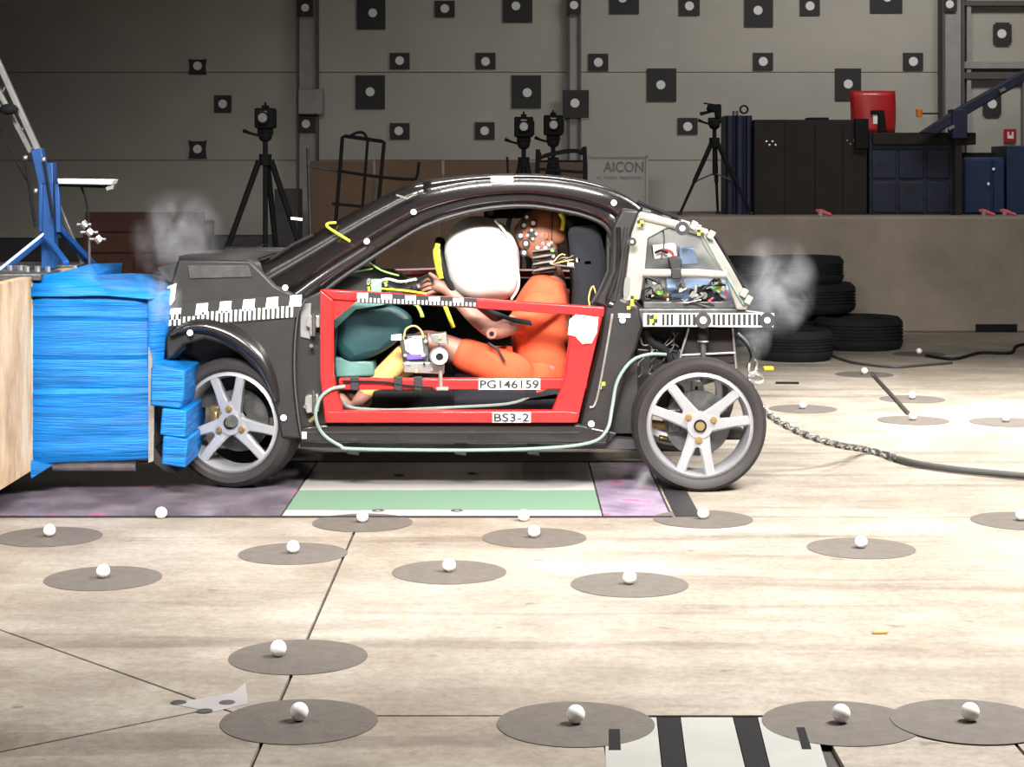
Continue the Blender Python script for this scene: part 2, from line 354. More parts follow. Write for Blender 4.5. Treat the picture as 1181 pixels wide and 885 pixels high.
# hall shell
bk = struct('wall_back', MB().b2(-9, 9, 20.05, 20.2, 0, 6), 'wallseam')
posts_x = [-9, -2.10, .63, 4.55, 9]
zs = [.77, 1.586, 2.51, 3.43, 4.4, 6]
for i in range(4):
    for j in range(5):
        obj('panel', MB().b2(posts_x[i]+.01, posts_x[i+1]-.01, 20.0, 20.05, zs[j]+.003, zs[j+1]-.003), 'wall', bk, bevel=.003)
struct('baseboard_back', MB().b2(-9, 9, 19.96, 20.05, 0, .765), 'wainscot')
struct('wall_left', MB().b2(-9.2, -9, -4, 20.2, 0, 6), 'sidewall'); struct('wall_right', MB().b2(9, 9.2, -4, 20.2, 0, 6), 'sidewall')
struct('wall_front', MB().b2(-9.2, 9.2, -4.2, -4, 0, 6), 'sidewall'); struct('ceiling', MB().b2(-9.2, 9.2, -4.2, 20.2, 6, 6.2), 'ceiling')
def wx(px, Y=20): return (px-CX)*Y/F
def wz(py, Y=20): return H-(py-V0)*Y/F
def post(name, a, b, dep, m='steelpost'):
    o = struct(name, MB().b2(wx(a+3, 19.9), wx(b-3, 19.9), 20-dep, 20.0, 0, 6), m, bevel=.005)
    obj('flange', MB().b2(wx(a, 19.9), wx(a+3, 19.9), 20-dep-.03, 20.0, 0, 6), 'darkpost', o)
    obj('flange', MB().b2(wx(b-3, 19.9), wx(b, 19.9), 20-dep-.03, 20.0, 0, 6), 'darkpost', o); return o
post('trim_1', 342, 367, .10); post('trim_2', 654, 670, .08); post('trim_3', 1084, 1109, .20)
for i, (a, b) in enumerate(((2, 8), (72, 80), (84, 92))):
    struct('trim_%d' % (4+i), MB().b2(wx(1108), 9, 19.86, 20.0, wz(b), wz(a)), 'darkpost' if i != 1 else 'steelpost', bevel=.004)
struct('trim_7', MB().b2(wx(1112), wx(1117), 19.88, 20.0, 0, wz(0)+.5), 'steelpost')
struct('trim_8', MB().b2(wx(1177), wx(1184), 19.88, 20.0, 0, wz(92)), 'steelpost')
tag(obj('junction_box', MB().b2(wx(345, 19.8), wx(373, 19.8), 19.70, 19.86, wz(132, 19.8), wz(103, 19.8)), 'steelpost', bevel=.01), 'grey-brown junction box on the left wall post below its upper target', 'box')

# ---------------------------------------------------------------- wall targets
T = [ # cx, top, bottom, w, dot x, dot y, dot radius, Y of the face, label
 (352, -1, 19, 18, 352, 9, 4.5, 19.85, 'small black target at the top of the left wall post'),
 (228, 68, 86, 21, 228, 76, 5, 19.99, 'small black target left on the wall, upper of the column of two'),
 (257, 110, 130, 20, 257, 120, 5, 19.99, 'small black target left on the wall, set right between two others'),
 (228, 162, 183, 21, 228, 172, 5, 19.99, 'small black target left on the wall, lowest, beside the camera tripod'),
 (354, 134, 153, 19, 353, 143, 4.8, 19.85, 'small black target on the left wall post under the junction box'),
 (428, -6, 34, 33, 430, 15, 5, 19.99, 'large black target at the top, first right of the left post'),
 (513, 1, 20, 23, 513, 10, 5, 19.99, 'small black target at the top between two large ones'),
 (597, -12, 26, 34, 595, 7, 5, 19.99, 'large black target at the top, just left of the middle post'),
 (662, -6, 16, 16, 662, 6, 4.8, 19.86, 'small black target at the top of the middle post'),
 (461, 61, 80, 23, 461, 70, 5, 19.99, 'small black target in the second row, left of the middle, above the hand trolley'),
 (560, 61, 80, 23, 560, 71, 5, 19.99, 'small black target in the second row above the car roof middle'),
 (427, 87, 126, 34, 427, 106, 5.2, 19.99, 'large black target above the black hand trolley'),
 (607, 87, 125, 34, 608, 107, 5.2, 19.99, 'large black target right above the pair of cameras'),
 (664, 104, 136, 30, 663, 119, 5.2, 19.84, 'black target mounted low on the middle post'),
 (461, 142, 161, 23, 460, 151, 5, 19.99, 'small black target, third row, nearest the hand trolley'),
 (559, 141, 161, 23, 559, 151, 5, 19.99, 'small black target, third row, left of the pair of cameras'),
 (690, 62, 82, 23, 690, 72, 5.2, 19.99, 'small black target just right of the middle post'),
 (763, 79, 117, 34, 762, 98, 5.2, 19.99, 'large black target halfway up, between middle post and right tripod'),
 (720, -22, 16, 34, 718, -2, 5.2, 19.99, 'large black target cut by the top edge, right of the middle post'),
 (795, -2, 18, 24, 795, 7, 5.2, 19.99, 'small black target at the top above the right tripod'),
 (875, -9, 31, 33, 874, 12, 5.2, 19.99, 'large black target at the top above the navy cylinder cabinet'),
 (934, -3, 18, 23, 934, 7, 5.2, 19.99, 'small black target at the top above the dark panel'),
 (1022, -23, 15, 37, 1023, -3, 5.2, 19.99, 'large black target cut by the top edge, above the red seat'),
 (880, 61, 81, 23, 880, 71, 5.2, 19.99, 'small black target above the left end of the dark panel'),
 (793, 136, 155, 23, 793, 146, 5.2, 19.99, 'small black target beside the head of the right tripod'),
 (978, 79, 116, 30, 978, 97, 5.2, 19.99, 'large black target partly behind the red seat'),
 (1053, 61, 81, 23, 1053, 71, 5.2, 19.99, 'small black target left of the right wall column'),
 (1096, -4, 13, 15, 1095, 5, 4.6, 19.76, 'small black target at the top of the right wall column'),
 (1156, 26, 52, 21, 1155, 39, 5.2, 19.97, 'cross-cornered black target in the bay right of the column, upper one'),
 (1144, 107, 134, 21, 1144, 120, 5.2, 19.97, 'cross-cornered black target behind the blue boom arm')]
for cx, t, b, w_, dx, dy, dr, Y, lab in T:
    c = P(cx, (t+b)/2, Y); th = thing('wall_target', c, lab, 'target', 'round-dot targets on the back wall')
    k = Y/F; hw = w_/2*k; hh = (b-t)/2*k; g = hw*.22
    if 'cross-cornered' in lab: poly = [(-hw+g, -hh), (hw-g, -hh), (hw-g, -hh+g), (hw, -hh+g), (hw, hh-g), (hw-g, hh-g), (hw-g, hh), (-hw+g, hh), (-hw+g, hh-g), (-hw, hh-g), (-hw, -hh+g), (-hw+g, -hh+g)]
    elif cx == 228: poly = [(-hw, -hh), (hw, -hh), (hw*.86, 0), (hw, hh), (hw*.5, hh*.9), (-hw*.5, hh*.9), (-hw, hh), (-hw*.86, 0)]
    else: poly = [(-hw, -hh), (hw, -hh), (hw, hh), (-hw, hh)]
    obj('backing', MB().ext([c+Vector((x, 0, z)) for x, z in poly], (0, -.012, 0)), 'tblack', th)
    q = P(dx, dy, Y); obj('dot', MB().cyl(q-Vector((0, .012, 0)), q-Vector((0, .018, 0)), dr*k, n=24), 'twhite', th)

# ---------------------------------------------------------------- concrete ledge with its cabinets
LY = 17.4; LZ = 1.056
lg = struct('trim_9', MB().b2(.9, 9, LY, 19.9, 0, LZ), 'ledge', bevel=.02); lg['label'] = 'waist-high concrete ledge along the back wall'
obj('slot', MB().b2(wx(1125, LY), wx(1173, LY), LY-.004, LY+.05, .0, wz(374, LY)), 'black', lg)
LYo = 18.2
def lbox(name, x0, x1, t, b, m, lab, cat, Y=LYo, dep=.6, bev=.01, base=None, group=None):
    c = Vector((wx((x0+x1)/2, Y), Y+dep/2, LZ)); o = thing(name, c, lab, cat, group)
    z0 = LZ if b >= 246 else wz(b, Y)
    obj(base or 'body', MB().b2(wx(x0, Y), wx(x1, Y), Y, Y+dep, z0, wz(t, Y)), m, o, bevel=bev); return o
cb = thing('cylinder_cabinet', (wx(853, LYo), LYo+.2, LZ), 'tall navy round-fronted cabinet right of the tripod on the ledge', 'cabinet')
for a, b in ((838, 848), (849, 860), (861, 869)):
    c = P((a+b)/2, 200, LYo); r = (b-a)/2*LYo/F; obj('column', MB().cyl((c.x, LYo+.1, LZ), (c.x, LYo+.1, wz(139)), r, n=20), 'navy', cb)
obj('back_body', MB().b2(wx(838, LYo), wx(869, LYo), LYo+.1, LYo+.5, LZ, wz(139)), 'navy', cb)
q = P(858, 132, LYo+.1); obj('ring_handle', MB().lathe([(.028, -.008), (.028, .008), (.045, .008), (.045, -.008)], (q.x, q.y, wz(137)+.04), 'Y', 20), 'black', cb)
for px in (846, 850): q = P(px, 136, LYo+.1); obj('knob', MB().cyl((q.x, q.y, wz(139.5)), (q.x, q.y, wz(134)), .012), 'dsteel', cb)
dp = lbox('storage_cabinet', 870, 1000, 138, 248, 'brownblack', 'wide brown-black panelled cabinet on the ledge', 'cabinet')
obj('lid', MB().b2(wx(934, LYo), wx(956, LYo), LYo, LYo+.3, wz(138.5, LYo), wz(135.5, LYo)), 'black', dp)
for k in range(4): obj('vent_hole', MB().cyl(P(884+k*3.5, 163+(k % 2)*4, LYo-.004), P(884+k*3.5, 163+(k % 2)*4, LYo+.01), .009, n=8), 'steel', dp)
for k in range(3): obj('vent_hole', MB().cyl(P(977+k*4, 162+(k % 2)*4, LYo-.004), P(977+k*4, 162+(k % 2)*4, LYo+.01), .009, n=8), 'dsteel', dp)
for px in (905, 940, 972): obj('seam', MB().b2(wx(px, LYo), wx(px+.8, LYo), LYo-.006, LYo+.01, LZ+.02, wz(142, LYo)), 'black', dp)
obj('bracket', MB().b2(wx(985, LYo), wx(1001, LYo), LYo-.05, LYo+.1, wz(172, LYo), wz(137, LYo)), 'black', dp, bevel=.01)
nb = thing('machine_block', (wx(1056, LYo), LYo+.3, LZ), 'dark navy machine block with recessed panels under the boom arm', 'machine')
obj('body', MB().b2(wx(1003, LYo), wx(1109, LYo), LYo+.03, LYo+.6, LZ, wz(155, LYo)), 'navy2', nb, bevel=.01)
obj('top_beam', MB().b2(wx(1006, LYo), wx(1125, LYo), LYo-.03, LYo+.4, wz(167, LYo), wz(153, LYo)), 'brownblack', nb, bevel=.01)
for a, b in ((1006, 1034), (1037, 1066), (1069, 1096)):
    for t, c_ in ((172, 206), (210, 245)): obj('panel', MB().b2(wx(a, LYo), wx(b, LYo), LYo+.015, LYo+.05, wz(c_, LYo), wz(t, LYo)), 'navy2', nb, bevel=.008)
lk = thing('blue_locker', (wx(1135, LYo), LYo+.3, LZ), 'dull blue metal locker right of the navy machine block', 'locker')
obj('body', MB().b2(wx(1111, LYo), wx(1159, LYo), LYo+.02, LYo+.5, LZ, wz(181, LYo)), 'blue2', lk, bevel=.02)
obj('door', MB().b2(wx(1113, LYo), wx(1143, LYo), LYo-.005, LYo+.02, LZ+.02, wz(184, LYo)), 'blue2', lk, bevel=.006)
obj('door', MB().b2(wx(1146, LYo), wx(1158, LYo), LYo-.005, LYo+.02, LZ+.02, wz(184, LYo)), 'blue2', lk, bevel=.006)
for px, py in ((1146, 195), (1140, 212)): obj('handle', MB().cyl(P(px, py, LYo-.03), P(px, py, LYo), .013), 'steel', lk)
obj('coupling', MB().b2(wx(1112, LYo), wx(1152, LYo), LYo+.05, LYo+.3, wz(181, LYo), wz(176, LYo)), 'black', lk)
lbox('blue_cabinet', 1161, 1240, 168, 248, 'blue2', 'dark blue cabinet at the right edge of the ledge', 'cabinet', Y=LYo+.05)
rs = thing('red_seat', (wx(1007, 19), 19.1, LZ), 'red padded seat with black arm standing behind the dark cabinet', 'seat')
rows = []
for i in range(9):
    t = i/8; y = 105+t*48
    rows.append([P(980+2*t+u*(51-3*t)+math.sin(t*3)*1.0, y, 18.98-.10*math.sin(PI*u)*(.5+.5*t)) for u in [k/8 for k in range(9)]])
obj('backrest', MB().loft(rows), 'redgloss', rs, solid=.05)
obj('post', MB().b2(wx(995, 18.8), wx(1010, 18.8), 19.1, 19.18, LZ, wz(150, 18.8)), 'dsteel', rs)
obj('arm', MB().plate([(1005, 127), (1020, 127), (1023, 152), (1013, 153), (1013, 132), (1005, 132)], 18.84, .06), 'black', rs, bevel=.01)
obj('light_patch', MB().plate([(1007, 132), (1012, 132), (1012, 143), (1007, 143)], 18.86, .02), 'white', rs)
bo = thing('boom_arm', (wx(1105, 18.0), 18.1, LZ), 'dark blue boom arm rising to the right edge above the ledge', 'boom')
obj('arm', MB().plate([(1062, 153), (1110, 122), (1186, 79), (1186, 92), (1118, 131), (1080, 155)], 17.95, .14), 'navy', bo, bevel=.01)
obj('mount', MB().b2(wx(1096, 18.0), wx(1114, 18.0), 17.93, 18.12, wz(160, 18), wz(126, 18)), 'navy', bo, bevel=.01)
obj('post', MB().b2(wx(1101, 18.0), wx(1109, 18.0), 17.98, 18.10, LZ, wz(158, 18)), 'brownblack', bo)
for px, py in ((1097, 147), (1156, 104)): obj('clip', MB().box(P(px, py, 17.93), (.06, .03, .03), Euler((0, -.5, 0))), 'steel', bo)
wl = thing('warning_lamp', P(1060, 131, 19.5), 'small orange lamp on a thin rod left of the right column', 'lamp')
obj('lamp', MB().cyl(P(1060, 126, 19.5), P(1060, 135, 19.5), .035, .03), 'orangep', wl, bevel=.005)
obj('rod', MB().tube([P(1062, 131, 19.5), P(1084, 131, 19.75)], .010), 'dsteel', wl)
sg = thing('fire_sign', P(1165, 156, 19.96), 'small red square sign with pale symbol at the right', 'sign')
obj('plate', MB().plate([(1158, 149), (1172, 149), (1172, 164), (1158, 164)], 19.96, .012), 'redgloss', sg)
obj('symbol', MB().plate([(1162, 152), (1164, 152), (1164, 156), (1167, 156), (1167, 152), (1169, 152), (1169, 160), (1162, 160)], 19.95, .008), 'twhite', sg)
for px, lab in ((949, 'pink tape scrap on the ledge in front of the dark cabinet'), (1137, 'pink tape scrap on the ledge before the blue locker'), (1161, 'pink tape scrap on the ledge, rightmost, before the blue cabinet')):
    th = thing('tape_scrap', (wx(px, 17.6), 17.6, LZ), lab, 'tape', 'pink tape scraps on the ledge')
    a = wx(px, 17.6)
    obj('tape', MB().tube([(a-.06, 17.6, LZ+.05), (a-.02, 17.58, LZ+.045), (a+.07, 17.55, LZ+.012)], [.014, .02, .016], 7, smooth=4), 'pink', th)
    obj('core', MB().cyl((a-.03, 17.56, LZ+.001), (a-.03, 17.56, LZ+.04), .022), 'coverplate', th)

# ---------------------------------------------------------------- boards, crate, AICON sign
bd = thing('board_stack', (wx(470, 19), 19.2, 0), 'brown plywood boards leaning behind the car on the back wall', 'board')
for a, b, t in ((357, 430, 186), (432, 510, 184), (512, 600, 185), (602, 676, 187)):
    obj('board', MB().b2(wx(a, 19), wx(b, 19)-.01, 19.1+.01*(a % 3), 19.16+.01*(a % 3), 0, wz(t, 19)), 'board', bd, bevel=.004)
ai = thing('company_board', (wx(712, 18.6), 18.6, 0), 'grey lettered board standing behind the car roof', 'sign')
obj('panel', MB().b2(wx(679, 18.6), wx(747, 18.6), 18.62, 18.66, .3, wz(181, 18.6)), 'grey', ai, bevel=.004)
obj('frame', MB().b2(wx(745, 18.6), wx(748, 18.6), 18.60, 18.67, 0, wz(179.5, 18.6)).b2(wx(677, 18.6), wx(680, 18.6), 18.60, 18.67, 0, wz(179.5, 18.6)).b2(wx(679, 18.6), wx(747, 18.6), 18.60, 18.67, wz(181.4, 18.6), wz(179.8, 18.6)), 'grey', ai)
text('lettering', 'AICON', 719, 192.5, 18.615, 12, 'signink', ai, bold=.012, wpx=46)
mb = MB()
for i, px in enumerate(range(688, 741, 3)):
    if i not in (2, 8): mb.plate([(px, 203.2), (px+2.2, 203.2), (px+2.2, 206.2), (px, 206.2)], 18.612, .006)
obj('small_lettering', mb, 'dsteel', ai, flat=True)
cr = thing('wooden_crate', (wx(168, 17), 17.3, 0), 'reddish brown wooden crate behind the blue barrier, left', 'crate')
for i in range(6):
    z0 = i*.185; obj('plank', MB().b2(wx(98, 17), wx(236, 17), 17.0, 17.03, z0+.004, z0+.181), 'redwood', cr, bevel=.004)
for px in (101, 160, 232): obj('batten', MB().b2(wx(px-4, 17), wx(px+4, 17), 16.96, 17.0, 0, wz(253, 17)), 'redwood', cr, bevel=.004)
obj('body', MB().b2(wx(99, 17), wx(235, 17), 17.03, 17.6, .01, wz(256, 17)), 'redwood', cr)
tag(obj('grey_cabinet', MB().b2(wx(318, 18.4), wx(345, 18.4), 18.3, 18.7, 0, wz(218, 18.4)).b2(wx(216, 18.4), wx(318, 18.4), 18.3, 18.7, 0, wz(272, 18.4)), 'wainscot', bevel=.01), 'low dark grey cabinet behind the camera tripod at the wall', 'cabinet')

# ---------------------------------------------------------------- camera tripods
def cam_tripod(px, headtop, apex, Y, spread, lab, foot_z=0, camera=True, rows_=None, lens=False):
    c = P(px, apex, Y); th = thing('camera_tripod', (c.x, Y, foot_z), lab, 'tripod', 'camera tripods in the background')
    k = Y/F
    obj('centre_column', MB().cyl((c.x, Y, c.z-.45*(c.z-foot_z)), (c.x, Y, wz(headtop+32 if camera else headtop+12, Y)), .020), 'black', th)
    obj('collar', MB().cyl((c.x, Y, c.z-.04), (c.x, Y, c.z+.05), .05), 'black', th)
    for i, a in enumerate((200, -20, 80)):
        dx, dy = math.cos(R(a))*spread, math.sin(R(a))*spread*.8
        top = Vector((c.x+dx*.08, Y+dy*.08, c.z)); ft = Vector((c.x+dx, Y+dy, foot_z+.01))
        l = obj('leg', MB().cyl(top, top.lerp(ft, .55), .024, .021, 10).cyl(top.lerp(ft, .5), ft, .015, .013, 10), 'black', th)
        obj('foot', MB().cyl(ft-Vector((0, 0, .01)), ft+Vector((0, 0, .02)), .022, n=10), 'trim', l)
        obj('brace', MB().tube([(c.x, Y, c.z-.42*(c.z-foot_z)), top.lerp(ft, .55)], .008, 6), 'dsteel', th)
    hz = wz(headtop+30 if camera else headtop+8, Y)
    obj('pan_head', MB().ball((c.x, Y, hz-.04), .055, 14, 8, (1, 1, .9)).cyl((c.x-.06, Y, hz), (c.x+.06, Y, hz), .028), 'black', th)
    obj('pan_handle', MB().tube([(c.x, Y-.02, hz-.05), (c.x-.11, Y-.08, hz-.02), (c.x-.16, Y-.10, hz)], [.009, .011, .016], 8), 'black', th)
    if camera:
        cm = thing('high_speed_camera', (c.x, Y, wz(headtop+27, Y)), 'black box camera on '+lab.replace(',', ''), 'camera', 'high speed cameras on tripods')
        z1 = wz(headtop+4, Y); z0 = wz(headtop+27, Y)
        obj('housing', MB().b2(c.x-11*k, c.x+11*k, Y-.09, Y+.12, z0, z1), 'black', cm, bevel=.012)
        obj('lens', MB().cyl((c.x, Y-.09, (z0+z1)/2), (c.x, Y-.17, (z0+z1)/2), .045, .05, 20), 'black', cm)
        obj('lens_glass', MB().cyl((c.x, Y-.165, (z0+z1)/2), (c.x, Y-.174, (z0+z1)/2), .036, n=20), 'dsteel', cm)
        obj('grip', MB().box((c.x+9*k, Y-.02, (z0+z1)/2-.01), (.05, .1, .12)).box((c.x, Y, z1+.012), (.05, .08, .025)).cyl((c.x, Y, z1+.02), (c.x, Y, z1+.05), .008), 'black', cm, bevel=.006)
        for q in range(2): obj('label_strip', MB().box((c.x+.0, Y-.093, z1-.03-.03*q), (.05, .004, .01)), 'dsteel', cm)
    return th
cam_tripod(306, 121, 185, 15.0, .62, 'tripod left of the car bonnet, tallest of all')
cam_tripod(604, 131, 188, 16.5, .35, 'tripod behind the roof, left one of the pair')
cam_tripod(638, 129, 188, 16.8, .35, 'tripod behind the roof, right one of the pair')
t3 = cam_tripod(824, 131, 165, LYo-.05, .36, 'tripod on the ledge left of the navy cabinet', foot_z=LZ, camera=False)
k = P(822, 128, LYo-.05)
obj('fluid_head', MB().box(k+Vector((.0, 0, .02)), (.11, .1, .06), Euler((0, .3, 0))).box(k+Vector((.05, 0, .0)), (.06, .08, .13)), 'black', t3, bevel=.015)
obj('quick_plate', MB().box(k+Vector((-.01, 0, .062)), (.15, .07, .012), Euler((0, .15, 0))), 'black', t3)
obj('grip', MB().tube([k, k+Vector((-.12, -.03, -.03))], [.012, .018], 8), 'black', t3)
# hand trolley and cart
ht = thing('hand_trolley', (wx(415, 16), 16, 0), 'black tubular hand trolley standing behind the windscreen', 'trolley')
def tb(name, pts, Y, r, m, par, sm=0): return obj(name, MB().tube([P(x, y, Y) for x, y in pts], r, 8, smooth=sm), m, par)
tb('frame', [(374, 420), (395, 158), (398, 157), (440, 163), (443, 164), (420, 420)], 16, .016, 'black', ht)
tb('cross_bar', [(389, 197), (437, 204), (474, 207), (481, 203), (483, 187)], 16, .013, 'black', ht, 4)
tb('centre_bar', [(424, 163), (404, 420)], 16, .012, 'black', ht)
tb('handle', [(402, 158), (412, 153), (420, 154), (424, 163)], 16, .012, 'black', ht, 4)
tb('cross_bar', [(383, 235), (434, 240)], 16, .012, 'black', ht)
tb('frame_rail', [(355, 171), (362, 420)], 16, .014, 'dsteel', ht); tb('frame_rail', [(357, 192), (390, 197)], 16, .012, 'dsteel', ht)
obj('base_plate', MB().b2(wx(370, 16), wx(424, 16), 15.8, 16.1, .02, .04), 'black', ht)
for px in (374, 420): obj('wheel', MB().lathe([(.05, -.02), (.09, -.02), (.09, .02), (.05, .02)], (wx(px, 16), 16.12, .09), 'Y', 20), 'tyre', ht)
ct = thing('push_cart', (wx(646, 15.8), 15.9, 0), 'black tube push cart handle beneath the pair of cameras', 'cart')
tb('handle', [(622, 420), (620, 192), (624, 182), (640, 177), (660, 174), (670, 177), (675, 190), (675, 420)], 15.8, .019, 'black', ct, 3)
tb('cross_bar', [(620, 195), (675, 199)], 15.8, .013, 'black', ct); tb('cross_bar', [(620, 186), (672, 186)], 15.8, .010, 'black', ct)
tb('side_rod', [(585, 181), (586, 205), (586, 420)], 15.8, .010, 'black', ct)
obj('deck', MB().b2(wx(586, 15.8), wx(680, 15.8), 15.7, 16.2, .12, .16), 'black', ct, bevel=.01)
for px in (592, 672):
    for yy in (15.75, 16.15): obj('wheel', MB().lathe([(.02, -.02), (.06, -.02), (.06, .02), (.02, .02)], (wx(px, 15.8), yy, .06), 'Y', 18), 'tyre', ct)

# ---------------------------------------------------------------- stacked tyres
def tyre_bm(r, h, c):
    pr = [(r*.62, .02), (r*.90, .0), (r*.98, .03), (r, .06)]
    n = 5
    for i in range(n):
        a = .06+(h-.12)*i/n; b = .06+(h-.12)*(i+1)/n
        pr += [(r, a+.004), (r, b-.012), (r*.965, b-.010), (r*.965, b-.002)]
    pr += [(r, h-.06), (r*.98, h-.03), (r*.90, h), (r*.62, h-.02), (r*.60, h*.5)]
    return MB().lathe(pr, c, 'Z', 40)
for px, Y, r, z, h, lab in ((903, 14.75, .31, 0, .235, 'worn old tyre lying in front of the tyre pile'),
                       (992, 15.9, .36, 0, .27, 'old tyre lying lowest right in the pile'),
                       (902, 15.85, .355, 0, .27, 'old tyre at the bottom of the tall stack'),
                       (925, 15.75, .44, .27, .255, 'old tyre second highest in the tall stack, largest'),
                       (927, 15.8, .335, .53, .225, 'old tyre on the very top of the tall stack'),
                       (846, 15.9, .30, 0, .27, 'old tyre at the bottom of the left stack behind the smoke'),
                       (840, 16.1, .30, .27, .25, 'old tyre in the middle of the left stack behind the smoke'),
                       (848, 16.3, .27, .52, .235, 'old tyre on top of the left stack behind the smoke')):
    pass
tyres = [(916, 14.9, .30, 0, .235, 'worn old tyre lying in front of the pile'),
         (990, 15.85, .365, 0, .265, 'old tyre lying flat at the right of the pile'),
         (925, 16.35, .30, .0, .275, 'old tyre at the very bottom of the tall stack'),
         (926, 16.25, .445, .275, .25, 'largest old tyre, second from the top of the stack'),
         (926, 16.2, .345, .525, .225, 'old tyre on the very top of the stack'),
         (846, 16.2, .30, 0, .27, 'old tyre at the bottom of the left stack behind smoke'),
         (843, 16.2, .30, .27, .25, 'middle old tyre of the left stack behind smoke'),
         (850, 16.2, .25, .52, .225, 'top old tyre of the left stack behind smoke')]
for px, Y, r, z, h, lab in tyres:
    c = (wx(px, Y), Y, z); tag(obj('old_tyre', tyre_bm(r, h, c), 'oldtyre', origin=c), lab, 'tyre', 'old tyres piled before the ledge')

# ---------------------------------------------------------------- balls on their grey discs
spots = [(57, 612, 1), (119, 659, 1), (186, 591, 0), (338, 631, 1), (418, 596, 1), (604, 594, 0), (616, 613, 1), (518, 652, 1), (726, 666, 1), (811, 592, 1),
         (993, 625, 1), (1178, 594, 1), (321, 748, 1), (345, 821, 1), (664, 824, 1), (970, 823, 1), (1119, 822, 1), (926, 467, 1), (997, 428, 1), (1060, 405, 1), (1052, 456, 1), (1053, 480, 1), (1160, 482, 1)]
labs = ['at the left edge below the glossy plate', 'lone one left, second row below the barrier', 'in front of the barrier at the plate edge', 'just left of the diagonal floor joint',
        'at the plate edge where the long joint begins', 'half hidden at the plate edge below the car middle', 'below the car door, first free row', 'in the middle of the floor below the door', 'below the rear wheel, second row',
        'just in front of the rear wheel', 'out on the bright floor right of the rear wheel', 'cut by the right edge, level with the rear wheel', 'on the long floor joint', 'lowest left, beside the joint crossing',
        'lowest middle, left of the rail covers', 'lowest right, beside the rail covers', 'lowest and furthest right', 'right of the rear wheel, behind the braided rope', 'near the tyre pile, at the rod end', 'farthest back, right of the tyres',
        'beyond the rope, upper of two on the bright patch', 'at the near end of the thin rod', 'at the right edge in the bright patch']
BR = .0245
bproto = MB().ball((0, 0, 0), BR, 24, 14); dr = .2085
dme = dball = None
for (px, py, d), lab in zip(spots, labs):
    # the ball's centre is seen at (px,py): solve for its distance with centre height BR
    zc = BR+.0020; Y = (H-zc)*F/(py-V0); x = (px-CX)*Y/F
    if d:
        if dme is None:
            o = obj('floor_disc', MB().cyl((0, 0, .0008), (0, 0, .0020), dr, n=64), 'disc'); dme = o.data
        else: o = bpy.data.objects.new('floor_disc', dme); COL.objects.link(o)
        o.location = (x+(.06 if py == 748 else 0), Y, 0); o.rotation_euler.z = rnd.uniform(0, 6)
        tag(o, 'grey disc on the floor, '+lab, 'disc', 'grey discs under the balls')
        if py in (596, 592) or py == 822: o.location.z = .0004+(.0016 if py == 822 else 0); 
    if dball is None: b = obj('marker_ball', bproto, 'ball'); dball = b.data
    else: b = bpy.data.objects.new('marker_ball', dball); COL.objects.link(b)
    b.location = (x, Y, zc if d else BR+(.002 if Y > PY0 else 0))
    if py == 822: b.location.z += .0018
    b.rotation_euler = (rnd.uniform(0, 3), 0, rnd.uniform(0, 3))
    tag(b, 'white marker ball on the floor, '+lab, 'ball', 'white marker balls')

# ---------------------------------------------------------------- floor clutter at the back
def floor_line(pts, r, z=None): return [Vector((*FL(*p), (r+.001) if z is None else z)) for p in pts]
tag(obj('thin_rod', MB().tube([Vector((*FL(1006, 433), .012)), Vector((*FL(1048, 479), .012))], .011, 8), 'dsteel'), 'thin dark rod lying between two white balls at the right', 'rod')
tag(obj('loose_cable', MB().tube(floor_line([(1068, 412), (1100, 416), (1130, 409), (1165, 409), (1175, 400), (1215, 396)], .012), .012, 8, smooth=6), 'black'), 'black cable on the floor along the ledge, right', 'cable')
tag(obj('loose_cable', MB().tube(floor_line([(960, 412), (985, 420), (1030, 425), (1062, 423), (1098, 420)], .010), .010, 8, smooth=6), 'gcable'), 'thin grey cable on the floor by the tyre pile', 'cable')
tag(obj('debris_strip', MB().box((*FL(908, 443), .008), (.16, .02, .012), Euler((0, 0, -.1))), 'black'), 'short dark strip of debris right of the rear wheel', 'debris')
tag(obj('debris_strip', MB().box((*FL(1017, 815), .006), (.034, .012, .008), Euler((0, 0, .1))), 'yellow'), 'tiny yellow shred on the floor above the right balls', 'debris') if False else None
tag(obj('floor_shred', MB().box((*FL(1015, 731), .005), (.045, .02, .006), Euler((0, 0, .1))), 'yellowskin'), 'tiny yellow shred on the bright floor at right', 'debris')
tag(obj('flying_strip', MB().box(P(342, 252.5, 8.6), (.052, .006, .011), Euler((0, .12, 0))), 'paper'), 'pale strip of debris flying in the air before the tripod', 'debris')

# ================================================================ BARRIER
BX = -2.17; BT = .988
ba = thing('crash_barrier', (-2.7, 9.3, 0), 'massive crash barrier block with plywood face at the left edge', 'barrier')
obj('block', MB().b2(BX-1.2, BX-.05, 6.6, 9.66, .12, BT-.02), 'ledge', ba, bevel=.01)
for i, (a, b) in enumerate(((6.6, 8.61), (8.63, 9.2), (9.22, 9.66))):
    obj('plywood_panel', MB().b2(BX-.05, BX, a, b, .11, BT), 'wood', ba, bevel=.003)
obj('foot', MB().b2(BX-1.1, BX-.35, 6.8, 9.6, 0.003, .12), 'dsteel', ba)
obj('top_rail', MB().b2(BX-1.2, BX+.04, 8.62, 9.0, BT-.018, BT+.012), 'dsteel', ba, bevel=.004)
obj('top_rail', MB().b2(BX-1.2, BX+.02, 9.4, 9.75, BT-.018, BT+.014), 'dsteel', ba, bevel=.004)
for px, py in ((8, 317), (34, 312), (58, 308), (83, 304), (20, 321), (46, 316)):
    q = P(px, py, 8.9); obj('bolt', MB().cyl((q.x, 8.75+.1*(px % 3), BT+.01), (q.x, 8.75+.1*(px % 3), BT+.035), .013, n=6), 'steel', ba)

